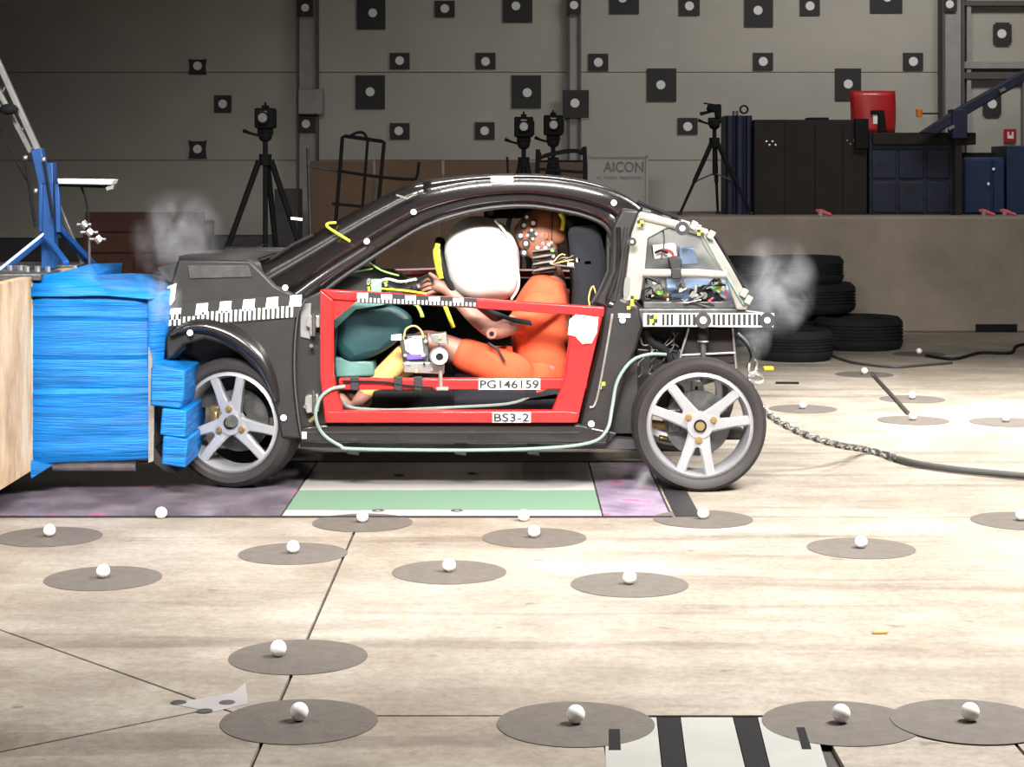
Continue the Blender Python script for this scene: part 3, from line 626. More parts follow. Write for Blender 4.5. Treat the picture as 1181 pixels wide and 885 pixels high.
# deformable element wrapped in blue tape
de = thing('deformable_element', (-1.8, 9.1, .1), 'crushed barrier cushion wrapped in bright blue tape', 'barrier')
def wrap(x0, x1, Y0, Y1, t0, t1, b0, b1, seed, lines=26):
    """a taped box: near face with horizontal wraps of slightly uneven depth"""
    rr = random.Random(seed); mb = MB(); rows = []
    for i in range(lines+1):
        t = i/lines; a = P(x0, t0+(b0-t0)*t, Y0); b = P(x1, t1+(b1-t1)*t, Y0)
        off = rr.uniform(-.006, .006) if 0 < i < lines else .01
        ring = []
        for k in range(9):
            u = k/8; p = a.lerp(b, u); p.y += off+rr.uniform(-.002, .002)+(.02 if k in (0, 8) else 0); ring.append(p)
        ring += [Vector((b.x+.004, (Y0+Y1)/2, b.z)), Vector((b.x, Y1, b.z)), Vector((a.x, Y1, a.z)), Vector((a.x-.0, (Y0+Y1)/2, a.z))]
        rows.append(ring)
    return mb.loft(rows, closed=True, caps=True)
obj('taped_core', wrap(36, 171, 8.62, 9.6, 341, 344, 535, 530, 3, 34), 'tape', de, ang=30)
# folded top of the wrap
A = [P(33, 321, 8.66), P(78, 313, 8.72), P(104, 305, 8.9), P(108, 318, 9.0), P(150, 316, 9.1), P(196, 331, 9.1)]
Bq = [P(34, 342, 8.61), P(75, 342, 8.605), P(108, 341, 8.60), P(125, 341, 8.60), P(172, 345, 8.60), P(196, 342, 8.7)]
mb = MB(); mid = [a.lerp(b, .5)+Vector((0, 0, .006)) for a, b in zip(A, Bq)]
back = [Vector((a.x, 9.62, a.z-.03)) for a in A]
mb.loft([back, A, mid, Bq]); obj('top_flap', mb, 'tape', de, ang=60, solid=.006)
# side skirt between the core and the car
obj('front_sheet', MB().loft([[P(171, 343, 8.62), P(196, 332, 8.66), P(200, 352, 8.72)], [P(171, 375, 8.61), P(190, 372, 8.64), P(198, 380, 8.75)], [P(171, 420, 8.62), P(186, 425, 8.68), P(190, 430, 8.8)], [P(174, 440, 8.64), P(182, 442, 8.7), P(184, 446, 8.8)]]), 'tape', de, ang=60, solid=.008)
obj('core_edge', MB().plate([(171, 400), (175, 412), (178, 470), (177, 532), (171, 534)], 8.60, .5), 'steel', de)
for i, (poly, Y) in enumerate((([(174, 424), (178, 420), (213, 428), (212, 460), (208, 472), (173, 468)], 8.50), ([(187, 471), (215, 474), (214, 506), (184, 502)], 8.49), ([(188, 503), (217, 507), (214, 540), (186, 536)], 8.48))):
    c = P(sum(p[0] for p in poly)/len(poly), sum(p[1] for p in poly)/len(poly), Y)
    x0, x1 = poly[0][0], max(p[0] for p in poly); t = min(p[1] for p in poly); b = max(p[1] for p in poly)
    L_, R_ = poly[0], None
    mb = MB().plate(poly, Y, .55); o = obj('bumper_block', mb, 'tape', de, bevel=.008)
    for q in range(3):
        yy = t+6+(b-t-10)*(q+.5)/3; obj('tape_wrap', MB().plate([(x0+3, yy), (x1-4, yy+1.5), (x1-4, yy+2.7), (x0+3, yy+1.2)], Y-.003, .01), 'tape', o)
obj('skirt', MB().plate([(34, 532), (60, 537), (36, 552)], 8.6, .03), 'tape', de)
obj('lower_pipe', MB().cyl(P(62, 535, 8.8), P(158, 535, 8.8), .035, n=20), 'steel', de)
obj('lower_strap', MB().plate([(172, 505), (187, 530), (205, 547), (192, 545), (171, 528)], 8.62, .4), 'trim', de)

# mast and stand on the barrier
ms = thing('light_mast', (wx(57, 9.45), 9.45, BT), 'blue steel mast with silver ladder arm on the barrier', 'mast')
MYY = 9.4
def bar(name, a, b, w_, m, par, Y=MYY, Y2=None, round_=False):
    a = P(*a, Y); b = P(*b, Y2 or Y)
    if round_: return obj(name, MB().cyl(a, b, w_/2), m, par)
    d = b-a; q = d.to_track_quat('Z', 'Y'); return obj(name, MB().box((a+b)/2, (w_, w_*.8, d.length), q.to_euler()), m, par, bevel=.004)
bar('column', (58, 310), (55, 188), .085, 'bluepaint', ms)
bar('column_top', (52, 212), (43, 172), .065, 'bluepaint', ms, Y=MYY-.02)
bar('side_plate', (68, 268), (66, 212), .03, 'bluepaint', ms, Y=MYY-.05)
bar('side_plate', (47, 268), (47, 212), .02, 'bluepaint', ms, Y=MYY-.05)
bar('strut', (51, 272), (-8, 320), .035, 'bluepaint', ms, Y=MYY-.08, Y2=8.95)
bar('strut', (51, 271), (76, 304), .03, 'bluepaint', ms, Y=MYY-.08, Y2=9.0)
bar('strut', (66, 262), (119, 318), .035, 'bluepaint', ms, Y=MYY, Y2=9.75)
bar('strut_cap', (50, 270), (-8, 317), .014, 'white', ms, Y=MYY-.10, Y2=8.94)
bar('ladder_rail', (46, 178), (-12, 50), .035, 'clear', ms, Y=MYY+.05)
bar('ladder_rail', (36, 176), (-16, 78), .03, 'clear', ms, Y=MYY+.12)
bar('ladder_rail', (96, 305), (60, 218), .028, 'dsteel', ms, Y=MYY+.25)
for q in range(5): bar('rung', (36-q*11, 172-q*22), (42-q*11, 168-q*24), .014, 'steel', ms, Y=MYY+.08)
bar('black_rod', (29, 183), (41, 262), .016, 'black', ms, Y=MYY-.1, round_=True); bar('black_rod', (50, 183), (61, 252), .014, 'black', ms, Y=MYY-.1, round_=True)
for px, py in ((29, 182), (50, 184), (41, 220)): obj('cap', MB().ball(P(px, py, MYY-.1), .013, 10, 6), 'steel', ms)
arm = obj('silver_arm', MB().plate([(66, 206), (131, 207), (128, 213), (67, 212)], MYY-.1, .12), 'white', ms, bevel=.004)
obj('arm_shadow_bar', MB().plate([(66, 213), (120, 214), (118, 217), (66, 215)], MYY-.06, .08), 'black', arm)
obj('clamp', MB().plate([(122, 216), (132, 213), (130, 218), (123, 220)], MYY-.1, .05), 'steel', arm)
obj('cable', MB().tube([P(94, 216, MYY), P(100, 235, MYY), P(103, 262, MYY)], .006, 6, smooth=4), 'black', ms)
for px, py, w_ in ((97, 259, 16), (103, 268, 20), (113, 276, 18)):
    obj('connector', MB().cyl(P(px-w_/2, py, MYY), P(px+w_/2, py, MYY), .008).cyl(P(px-2, py-2, MYY), P(px+3, py+3, MYY), .02), 'steel', ms)
obj('connector_post', MB().cyl(P(103, 262, MYY), (P(103, 262, MYY).x, MYY, BT-.02), .008), 'dsteel', ms)
obj('junction', MB().ball(P(10, 126, MYY), .035, 12, 8, (1.4, 1, .8)), 'black', ms); bar('junction_pin', (-4, 122), (4, 124), .02, 'steel', ms)
obj('hanging_cable', MB().tube([P(-2, 142, MYY), P(15, 180, MYY), P(35, 215, MYY)], .004, 6, smooth=4), 'black', ms)

# ================================================================ CAR
YN = 8.70; YC = 9.42; YF = 10.14
def mir(Y): return 2*YC-Y
car = thing('car', (P(560, 500, YC).x, YC, 0), 'stripped black compact car with red tube door frame in mid crash test', 'car')
def interp(pts, n):
    """resample a px polyline with a Catmull-Rom curve"""
    out = []; m = len(pts)-1
    for i in range(n+1):
        t = i/n*m; k = min(int(t), m-1); t -= k
        p0, p1, p2, p3 = [Vector(pts[min(max(j, 0), m)]) for j in (k-1, k, k+1, k+2)]
        out.append(.5*((2*p1)+(p2-p0)*t+(2*p0-5*p1+4*p2-p3)*t*t+(3*p1-p0-3*p2+p3)*t**3))
    return out
# roof rail from the cowl over the door to the B pillar: top edge / bottom edge
RT = interp([(300, 326), (345, 300), (400, 267), (440, 244), (478, 225), (520, 214), (560, 208.5), (610, 207), (650, 210), (690, 218), (722, 230), (740, 243)], 44)
RB = interp([(352, 352), (385, 324), (425, 297), (450, 281), (485, 260), (520, 247), (560, 238), (605, 235), (645, 240), (675, 247), (697, 258), (706, 275)], 44)
def rail(far=False):
    rows = []
    for T_, B_ in zip(RT, RB):
        row = []
        for t, Y in ((0, 9.0), (.0, 8.93), (.10, 8.865), (.26, 8.82), (.45, 8.79), (.56, 8.80), (.60, 8.815), (.68, 8.80), (.85, 8.80), (.96, 8.82), (1, 8.85), (1.0, 8.93)):
            p = P(T_.x+(B_.x-T_.x)*t, T_.y+(B_.y-T_.y)*t, Y)
            if far: p.y = mir(p.y)
            row.append(p)
        rows.append(row)
    return MB().loft(rows, closed=True, caps=True)
obj('roof_rail', rail(), 'body', car, ang=50); obj('roof_rail', rail(True), 'body', car, ang=50)
# door seal lip following the aperture
seal = [P(p.x+1, p.y+2.5, 8.83) for p in RB[2:]]+[P(x, y, 8.83) for x, y in ((702, 285), (702, 312), (692, 335), (683, 350))]
obj('door_seal', MB().tube(seal, .011, 8), 'trim', car)
# roof skin
RO = interp([(300, 303), (340, 284), (400, 250), (440, 229), (478, 213), (520, 206.5), (560, 203.5), (610, 202.5), (650, 205.5), (690, 213.5), (722, 227), (740, 241)], 44)
rows = []; rows_glass = []
for i, (T_, O_) in enumerate(zip(RT, RO)):
    a = P(T_.x, T_.y, 8.94); b = P(O_.x, O_.y, 9.06); b.x = (b.x+a.x)/2
    z = P(O_.x, O_.y, 9.06).z; x = a.x+.02
    c = Vector((P(O_.x, O_.y, 9.06).x, 9.06, z)); d = Vector((c.x, YC, z+.004))
    m_ = lambda v: Vector((v.x, mir(v.y), v.z))
    rows.append([a, a.lerp(c, .5)+Vector((0, -.02, .006)), c, c.lerp(d, .5)+Vector((0, 0, .004)), d, m_(c.lerp(d, .5)), m_(c), m_(a)])
k0 = 17
obj('roof_panel', MB().loft(rows[k0:]), 'body', car, ang=60, solid=.008)
obj('windscreen', MB().loft([r[2:7] for r in rows[:k0+1]]), 'glass', car, ang=60, solid=.004)
obj('windscreen_frame', MB().loft([r[:3] for r in rows[:k0+1]]), 'body', car, ang=60, solid=.012)
obj('windscreen_frame', MB().loft([r[6:] for r in rows[:k0+1]]), 'body', car, ang=60, solid=.012)
obj('windscreen_gap', MB().tube([P(p.x, p.y+1, 8.915) for p in RT[1:17]], .013, 8), 'trim', car)
obj('roof_marker', MB().plate([(566, 203), (592, 203), (592, 209.5), (566, 209.5)], 8.88, .06), 'white', car)
for pts in (((312, 300), (338, 283), (361, 272)), ((330, 303), (352, 291), (370, 285))):
    obj('wiper', MB().tube([P(x, y-1, 8.97) for x, y in pts], .007, 6), 'trim', car)
obj('yellow_cable', MB().tube([P(x, y, Y) for x, y, Y in ((387, 257, 9.0), (378, 258, 8.96), (378, 262, 8.93), (390, 270, 8.85), (403, 278, 8.79))], .0065, 8, smooth=5), 'yellow', car)
obj('rail_tape', MB().tube([P(x, y, 8.80) for x, y in ((457, 225), (470, 229), (478, 224))], .005, 6), 'steel', car)
for px, py, Y in ((423, 278.5, 8.79), (477, 244.5, 8.79), (708, 234, 8.80), (329, 332, 8.70), (219, 384, 8.67), (427, 1, 0)):
    if Y: obj('marker_dot', MB().cyl(P(px, py, Y+.005), P(px, py, Y-.008), .0135, n=20), 'white', car)

# side shell ---------------------------------------------------------------
fender = [(205, 299), (288, 300), (300, 312), (318, 330), (352, 345), (343, 362), (339, 400), (339, 440), (343, 481), (348, 506), (324, 506), (319, 480), (309, 448), (296, 427), (276, 408), (256, 397), (236, 391), (212, 398), (200, 412), (192, 416), (190, 395), (192, 350), (196, 330)]
obj('fender', MB().plate(fender, YN, .05), 'bodymatt', car, bevel=.012)
fz = [Vector((p.x, mir(p.y)-.05, p.z)) for p in [P(x, y, YN) for x, y in fender]]
obj('fender', MB().ext(fz, (0, .05, 0)), 'bodymatt', car, bevel=.012)
lip = interp([(196, 386), (214, 377), (236, 375), (262, 383), (284, 397), (301, 414), (313, 438), (320, 462)], 20)
rowsL = []
for i, p in enumerate(lip):
    a = Vector((p.x-258, p.y-490)).normalized(); wv = 3+8*math.sin(PI*i/20)
    row = [P(p.x+a.x*wv*1.2, p.y+a.y*wv*1.2, YN+.004), P(p.x+a.x*wv*.5, p.y+a.y*wv*.5, YN-.022), P(p.x, p.y, YN-.040), P(p.x-a.x*wv*.5, p.y-a.y*wv*.5, YN-.042), P(p.x-a.x*wv*1.0, p.y-a.y*wv*1.0, YN-.02), P(p.x-a.x*wv*1.1, p.y-a.y*wv*1.1, YN+.03)]
    rowsL.append(row)
obj('arch_lip', MB().loft(rowsL), 'body', car, ang=70)
obj('wheel_well', MB().plate([(196, 392), (236, 384), (300, 410), (332, 440), (345, 505), (325, 505), (310, 470), (200, 470)], YN+.22, .03), 'trim', car)
# bonnet, nose and engine bay
obj('bonnet', MB().ext([P(203, 324, YN+.02), P(206, 303, 8.95), P(206, 297, 9.2), P(290, 299, 9.2), P(300, 306, 8.95), P(316, 326, YN+.02)], (0, .02, 0)) if False else
    MB().loft([[P(200, 326, YN+.03), P(206, 301, 8.86), P(206, 297, 9.1), Vector((P(206, 297, 9.1).x, mir(9.1), P(206, 297, 9.1).z)), Vector((P(206, 301, 8.86).x, mir(8.86), P(206, 301, 8.86).z))],
               [P(250, 326, YN+.03), P(250, 302, 8.86), P(250, 297.5, 9.1), Vector((P(250, 297, 9.1).x, mir(9.1), P(250, 297, 9.1).z)), Vector((P(250, 302, 8.86).x, mir(8.86), P(250, 302, 8.86).z))],
               [P(308, 326, YN+.03), P(300, 304, 8.86), P(296, 299, 9.1), Vector((P(296, 299, 9.1).x, mir(9.1), P(296, 299, 9.1).z)), Vector((P(300, 304, 8.86).x, mir(8.86), P(300, 304, 8.86).z))]]), 'bodymatt', car, ang=25, solid=.012)
obj('bonnet_panel', MB().plate([(216, 306), (286, 306), (291, 320), (218, 322)], YN-.006, .02), 'under', car, bevel=.004)
obj('engine_bay', MB().ext([P(x, y, 8.86) for x, y in ((200, 330), (330, 335), (340, 420), (330, 440), (310, 405), (236, 385), (198, 405))], (0, 1.1, 0)), 'under', car)
obj('nose', MB().ext([P(x, y, 8.74) for x, y in ((196, 330), (206, 330), (206, 380), (216, 400), (200, 416), (192, 416), (189, 380))], (0, 1.36, 0)), 'trim', car, bevel=.02)
obj('torn_wing', MB().plate([(180, 309), (197, 304), (204, 302), (204, 330), (196, 327)], 9.3, .3), 'trim', car, bevel=.004)
# hinge pillar, sill, B pillar
obj('hinge_pillar', MB().plate([(350, 345), (372, 335), (378, 420), (382, 495), (700, 497), (712, 500), (700, 512), (690, 514), (345, 512), (338, 430), (342, 362)], YN+.05, .10) , 'bodymatt', car, bevel=.006)
obj('sill', MB().plate([(346, 493), (372, 489), (669, 489), (704, 498), (700, 513), (346, 511)], YN+.0, .06), 'body', car, bevel=.012)
obj('sill_lip', MB().plate([(348, 498), (668, 498), (668, 500), (348, 500)], YN-.008, .02), 'trim', car)
bp = [(706, 262), (718, 240), (738, 243), (729, 268), (723, 310), (717, 345), (736, 352), (742, 376), (735, 400), (722, 432), (712, 470), (705, 497), (691, 510), (667, 489), (672, 470), (690, 400), (697, 355), (684, 350), (694, 335), (704, 312), (705, 285)]
obj('b_pillar', MB().plate(bp, YN+.07, .10), 'bodymatt', car, bevel=.014)
obj('b_pillar', MB().ext([Vector((p.x, mir(p.y)-.1, p.z)) for p in [P(x, y, YN+.07) for x, y in bp]], (0, .1, 0)), 'bodymatt', car, bevel=.014)
obj('pillar_rib', MB().tube([P(x, y, YN+.065) for x, y in ((713, 262), (712, 310), (701, 345), (706, 352))], .012, 8, smooth=5), 'body', car)
obj('pillar_rib', MB().tube([P(x, y, YN+.065) for x, y in ((722, 262), (716, 310), (708, 348))], .008, 8, smooth=5), 'trim', car)
obj('latch_strip', MB().tube([P(x, y, YN+.062) for x, y in ((706, 362), (700, 400), (688, 462), (680, 470))], .006, 6, smooth=4), 'steel', car)
for px, py in ((716, 371), (682, 490), (304+31, 478), (335, 470)):
    if px != 335 or py != 478: pass
for px, py in ((718, 370), (682, 489), (428 if False else 336, 472)): pass
for px, py, Y in ((718, 369.5, YN+.066), (682, 489, YN-.004), (327, 482, YN-.004)):
    obj('marker_dot', MB().cyl(P(px, py, Y+.008), P(px, py, Y-.006), .014, n=20), 'white', car)
obj('label_sticker', MB().plate([(713, 362), (727, 362), (727, 364), (713, 364)], YN+.065, .01).plate([(713, 365), (727, 365), (727, 366.3), (713, 366.3)], YN+.065, .01), 'white', car)
def quad_target(px, py, s, Y, par=car):
    o = obj('quadrant_target', MB().plate([(px-s, py-s), (px+s, py-s), (px+s, py+s), (px-s, py+s)], Y, .006), 'yellow', par)
    obj('quadrants', MB().plate([(px-s, py-s), (px, py-s), (px, py), (px-s, py)], Y-.003, .004).plate([(px, py), (px+s, py), (px+s, py+s), (px, py+s)], Y-.003, .004), 'ink', o)
quad_target(694, 445, 4, YN+.064); quad_target(727, 353, 4, YN+.064)
# underbody and far side
obj('floor_pan', MB().ext([P(x, y, YN+.09) for x, y in ((346, 505), (700, 505), (735, 508), (735, 518), (480, 518), (346, 516))], (0, 1.26, 0)), 'under', car)
for px in (407, 531, 615): obj('sill_tape', MB().plate([(px-7, 509), (px+7, 509), (px+7, 526), (px-7, 524)], YN+.045, .03), 'trim', car, bevel=.004)
obj('firewall', MB().ext([P(x, y, 8.86) for x, y in ((352, 352), (362, 345), (392, 350), (386, 420), (394, 500), (350, 500))], (0, 1.12, 0)), 'trim', car)
fd = [(352, 350), (372, 338), (700, 338), (712, 360), (705, 500), (352, 500)]
obj('far_door', MB().ext([Vector((p.x, mir(p.y)-.05, p.z)) for p in [P(x, y, YN+.05) for x, y in fd]], (0, .05, 0)), 'under', car, bevel=.01)
obj('far_door_capping', MB().tube([Vector((p.x, mir(p.y)-.02, p.z)) for p in [P(x, y, YN) for x, y in ((372, 338), (500, 334), (700, 338))]], .03, 8), 'redgloss', car)
hh = obj('far_header_bracket', MB().plate([(558, 238), (648, 238), (648, 252), (572, 252), (558, 256)], mir(9.05), .04), 'trim', car)
obj('marker_dot', MB().cyl(P(566, 245.5, mir(9.05)), P(566, 245.5, mir(9.05)-.008), .016, n=16), 'grey', hh)

# red tube frame instead of the door -----------------------------------------
FY = YN-.035
df = obj('door_frame', MB().plate([(369, 334), (384, 346), (384, 432), (395, 474), (395, 488), (375, 488), (369, 430)], FY, .06), 'red', car, bevel=.006)
obj('top_bar', MB().plate([(369.5, 334), (412, 336), (697, 354.5), (696, 366), (550, 356), (384, 346)], FY-.002, .06), 'red', df, bevel=.006)
obj('gusset', MB().plate([(384, 345), (411, 348), (384, 370)], FY+.01, .03), 'red', df)
obj('middle_bar', MB().plate([(390, 437), (678, 436.5), (676, 449), (392, 450)], FY+.004, .055), 'red', df, bevel=.006)
obj('rear_bar', MB().plate([(661, 360), (697, 355), (666, 488), (636, 476), (646, 450), (651, 437)], FY, .06), 'red', df, bevel=.006)
obj('bottom_bar', MB().plate([(378, 474.5), (650, 474), (667, 476), (664.5, 488), (376, 488)], FY-.002, .06), 'red', df, bevel=.006)
for a, b in (((384, 347), (384, 430)), ((661, 364), (648, 450))): obj('weld_seam', MB().tube([P(*a, FY-.004), P(*b, FY-.004)], .003, 6), 'redgloss', df)
def ruler(name, x0, y0, x1, y1, h0, h1, Y, n, par, step=5, base='ink'):
    """black scale strip: tall white block then short ticks"""
    o = obj(name, MB().plate([(x0, y0), (x1, y1), (x1, y1+h1), (x0, y0+h0)], Y, .006), base, par)
    mb = MB(); w_ = (x1-x0)/n
    for i in range(n):
        t = i/n; xa = x0+w_*i; ya = y0+(y1-y0)*t; h = h0+(h1-h0)*t
        if (i % step) == 0: mb.plate([(xa, ya+1), (xa+w_*2.7, ya+1), (xa+w_*2.7, ya+h*.56), (xa, ya+h*.56)], Y-.003, .004)
        mb.plate([(xa+w_*.15, ya+h*.5), (xa+w_*.62, ya+h*.5), (xa+w_*.62, ya+h-1), (xa+w_*.15, ya+h-1)], Y-.003, .004)
    obj('scale_marks', mb, 'white', o, flat=True); return o
ruler('scale_strip', 412, 337, 550, 344.5, 12.5, 10, FY-.012, 30, df, 6)
o = obj('label_plate', MB().plate([(552, 437), (623, 437), (623, 449.5), (552, 449.5)], FY-.006, .008), 'white', df)
text('lettering', 'PG146159', 587.5, 443.3, FY-.012, 9.5, 'ink', df, bold=.016, wpx=68)
o = obj('label_plate', MB().plate([(568, 475.5), (612, 475.5), (612, 487.5), (568, 487.5)], FY-.008, .008), 'white', df)
text('lettering', 'BS3-2', 590, 481.7, FY-.014, 9.5, 'ink', df, bold=.016, wpx=41)
# crumpled paper
rr = random.Random(5); poly = [(657, 369), (664, 363), (690, 366), (688, 384), (682, 396), (672, 397), (664, 388), (655, 386)]
mb = MB(); c = P(673, 380, FY-.035); rim = [P(x, y, FY-.008) for x, y in poly]; mid = [r.lerp(c, .45)+Vector((rr.uniform(-.006, .006), rr.uniform(-.02, .01), rr.uniform(-.006, .006))) for r in rim]
n = len(rim); mb.add(rim+mid+[c], [(i, (i+1) % n, (i+1) % n+n, i+n) for i in range(n)]+[(i+n, (i+1) % n+n, 2*n) for i in range(n)])
obj('crumpled_paper', mb, 'paper', df, flat=True, solid=.004)

# scale strip on the fender, bent at the crushed front
rl = obj('fender_scale', MB().plate([(198, 352), (212, 350), (230, 348), (349, 340), (343, 366), (232, 376), (212, 376), (194, 378)], YN-.006, .008), 'ink', car)
mb = MB()
for i in range(6):
    x = 200+i*27.0-(3 if i == 0 else 0); y = 353-(x-200)*.088+(3 if i < 1 else 0); w_ = 13 if i else 12
    mb.plate([(x, y), (x+w_, y-1), (x+w_-1, y+12), (x-2, y+13)], YN-.010, .005)
for i in range(27):
    x = 195+i*5.4; y = 375-(x-195)*.072; h = 12 if not (3 <= i <= 6) else 8
    mb.plate([(x, y-h), (x+2.6, y-h-.2), (x+2.2, y+1), (x-.4, y+1)], YN-.010, .005)
obj('scale_marks', mb, 'white', rl, flat=True)
obj('white_patch', MB().plate([(193, 331), (203, 327), (201, 346), (197, 352), (193, 351)], YN-.03, .02), 'white', car)
# hinges
for y0, pts in ((366, ((355, 364), (369, 364), (369, 378), (363, 378), (363, 388), (357, 388), (357, 378), (352, 376))), (455, ((352, 457), (366, 455), (370, 462), (368, 475), (354, 477), (351, 470)))):
    o = obj('hinge', MB().plate(pts, YN-.0, .06), 'steel', car, bevel=.004)
    obj('hinge_pin', MB().cyl(P(362, y0-4, YN-.01), P(362, y0+22, YN-.01), .009, n=12), 'dsteel', o)
obj('hinge_plate', MB().plate([(346, 351), (359, 350), (358, 392), (346, 389)], YN+.04, .02), 'clear', car, bevel=.004)
for px, py in ((361, 368), (359, 399), (352, 469)): obj('hinge_bolt', MB().cyl(P(px, py, YN+.02), P(px, py, YN-.012), .009, n=6), 'dsteel', car)
obj('brass_fitting', MB().cyl(P(357, 486, YN+.0), P(365, 480, YN-.01), .010, n=10), 'brass', car); obj('cable_end', MB().box(P(351, 502, YN-.01), (.02, .02, .03)), 'white', car)
obj('fender_edge', MB().tube([P(x, y, YN-.002) for x, y in ((353, 345), (344, 362), (340, 400), (340, 440), (344, 481), (348, 504))], .004, 6, smooth=4), 'gcable', car)
# cable looping round the door
obj('pale_cable', MB().tube([P(x, y, Y) for x, y, Y in ((398, 446, FY-.01), (382, 449, FY-.012), (369, 460, FY-.012), (364, 480, FY-.012), (372, 500, YN-.02), (392, 514, YN-.01), (410, 518, YN-.01), (530, 519.5, YN-.01), (620, 517.5, YN-.01), (680, 511, YN-.01), (700, 496, YN-.01), (706, 470, YN+.03), (712, 440, YN+.04), (728, 417, YN+.05), (748, 409, YN+.06), (768, 409, YN+.1))], .008, 8, smooth=5), 'cable', car)
obj('thin_cable', MB().tube([P(x, y, FY-.008) for x, y in ((395, 440), (440, 441), (470, 445), (500, 448))], .006, 6, smooth=4), 'black', car)
obj('thin_cable', MB().tube([P(x, y, YN+.03) for x, y in ((396, 462), (405, 470), (450, 473), (520, 470), (585, 466), (610, 458))], .007, 6, smooth=4), 'cable', car)
for px in (409, 459, 482): obj('cable_tape', MB().plate([(px-5, 435), (px+5, 435), (px+5, 451), (px-5, 450)], FY-.012, .02), 'trim', car, bevel=.003)

# ---------------------------------------------------------------- wheels
def wheel(cx, cy, Y, rt, rr_, a0, yaw=0, rows=True, near=True):
    c = P(cx, cy, Y); k = Y/F; Rt = rt*k; Rr = rr_*k
    root = obj('wheel', MB().lathe([(Rr*.995, .0), (Rr*.93, -.006), (Rr*.90, .012), (Rr*.88, .05), (Rr*.88, .15), (Rr*1.02, .165), (Rr*1.04, .03)], (0, 0, 0), 'Y', 72), 'rim', None, ang=50)
    tp = [(Rr*1.0, .0), (Rr*1.06, -.012), (Rr*1.16, -.014), (Rt*.955, .0), (Rt*.985, .012), (Rt, .03)]
    for i in range(4): a = .03+.13*i/4; tp += [(Rt, a+.004), (Rt, a+.026), (Rt-.006, a+.028), (Rt-.006, a+.0325)]
    tp += [(Rt, .165), (Rt*.96, .18), (Rr*1.1, .185), (Rr*1.0, .17)]
    obj('tyre', MB().lathe(tp, (0, 0, 0), 'Y', 80), 'tyre', root, ang=35)
    for q in range(3):
        base = R(a0+120*q)
        for s in (-1, 1):
            ai = base+s*R(24); ao = base+s*R(17.5)
            def pt(r, a, off, y): return Vector((r*math.cos(a)-off*math.sin(a), y, r*math.sin(a)+off*math.cos(a)))
            hw0, hw1 = Rr*.115, Rr*.092
            rows_ = []
            for r, a, hw, y, d in ((Rr*.12, ai, hw0*1.3, .012, .05), (Rr*.34, base+s*R(20), hw0, .004, .045), (Rr*.65, base+s*R(18), hw1, .0, .04), (Rr*.95, ao, hw1*1.05, -.004, .03)):
                rows_.append([pt(r, a, -hw, y+.008), pt(r, a, -hw*.7, y), pt(r, a, hw*.7, y), pt(r, a, hw, y+.008), pt(r, a, hw*.85, y+d), pt(r, a, -hw*.85, y+d)])
            obj('spoke', MB().loft(rows_, closed=True, caps=True), 'rim', root, ang=30)
        b = base; q_ = Vector((Rr*.27*math.cos(b), -.004, Rr*.27*math.sin(b)))
        obj('lug_bolt', MB().cyl(q_+Vector((0, .02, 0)), q_-Vector((0, .008, 0)), .0105, n=6).cyl(q_+Vector((0, .02, 0)), q_+Vector((0, .0, 0)), .016, n=16), 'brass', root)
        obj('hub_web', MB().ext([pt(Rr*.10, base-R(70), 0, .004), pt(Rr*.48, base-R(17), 0, .004), pt(Rr*.40, base, 0, .004), pt(Rr*.48, base+R(17), 0, .004), pt(Rr*.10, base+R(70), 0, .004)], (0, .03, 0)), 'rim', root)
    obj('hub', MB().cyl((0, .05, 0), (0, .0, 0), Rr*.26, Rr*.24, 30), 'rim', root, ang=30)
    obj('hub_ring', MB().lathe([(Rr*.085, 0), (Rr*.085, -.008), (Rr*.12, -.008), (Rr*.12, 0)], (0, 0, 0), 'Y', 28), 'black', root)
    obj('hub_cap', MB().cyl((0, 0, 0), (0, -.007, 0), Rr*.085, n=24), 'brass', root)
    obj('brake_disc', MB().lathe([(Rr*.20, .11), (Rr*.62, .11), (Rr*.62, .125), (Rr*.20, .125)], (0, 0, 0), 'Y', 40), 'dsteel', root)
    obj('caliper', MB().box((-Rr*.45, .105, Rr*.05), (.06, .05, .11)).box((-Rr*.45, .1, Rr*.05), (.03, .06, .06)), 'brass' if cx < 400 else 'dsteel', root, bevel=.008)
    for o in [root]: o.parent = car; o.location = c-wloc(car); o.rotation_euler.z = yaw
    if not near: o.rotation_euler.z = PI
    return root
wheel(265, 488, YN+.085, 75, 59, 94, R(-14)); wr = wheel(807.5, 491.5, YN-.0, 77.5, 62, 144)
def far(cx, cy, Y, rt, rr_, a0):
    p = P(cx, cy, Y); o = wheel(cx, cy, Y, rt, rr_, a0); o.location = Vector((p.x, mir(Y), p.z))-wloc(car); o.rotation_euler.z = PI; return o
far(265, 488, YN, 75, 59, 20); far(807.5, 491.5, YN, 77.5, 62, 60)
for cx, cy in ((265, 488), (807.5, 491.5)):
    p = P(cx, cy, YN); obj('axle', MB().cyl((p.x, YN+.06, p.z), (p.x, mir(YN)-.06, p.z), .028, n=14), 'dsteel', car)
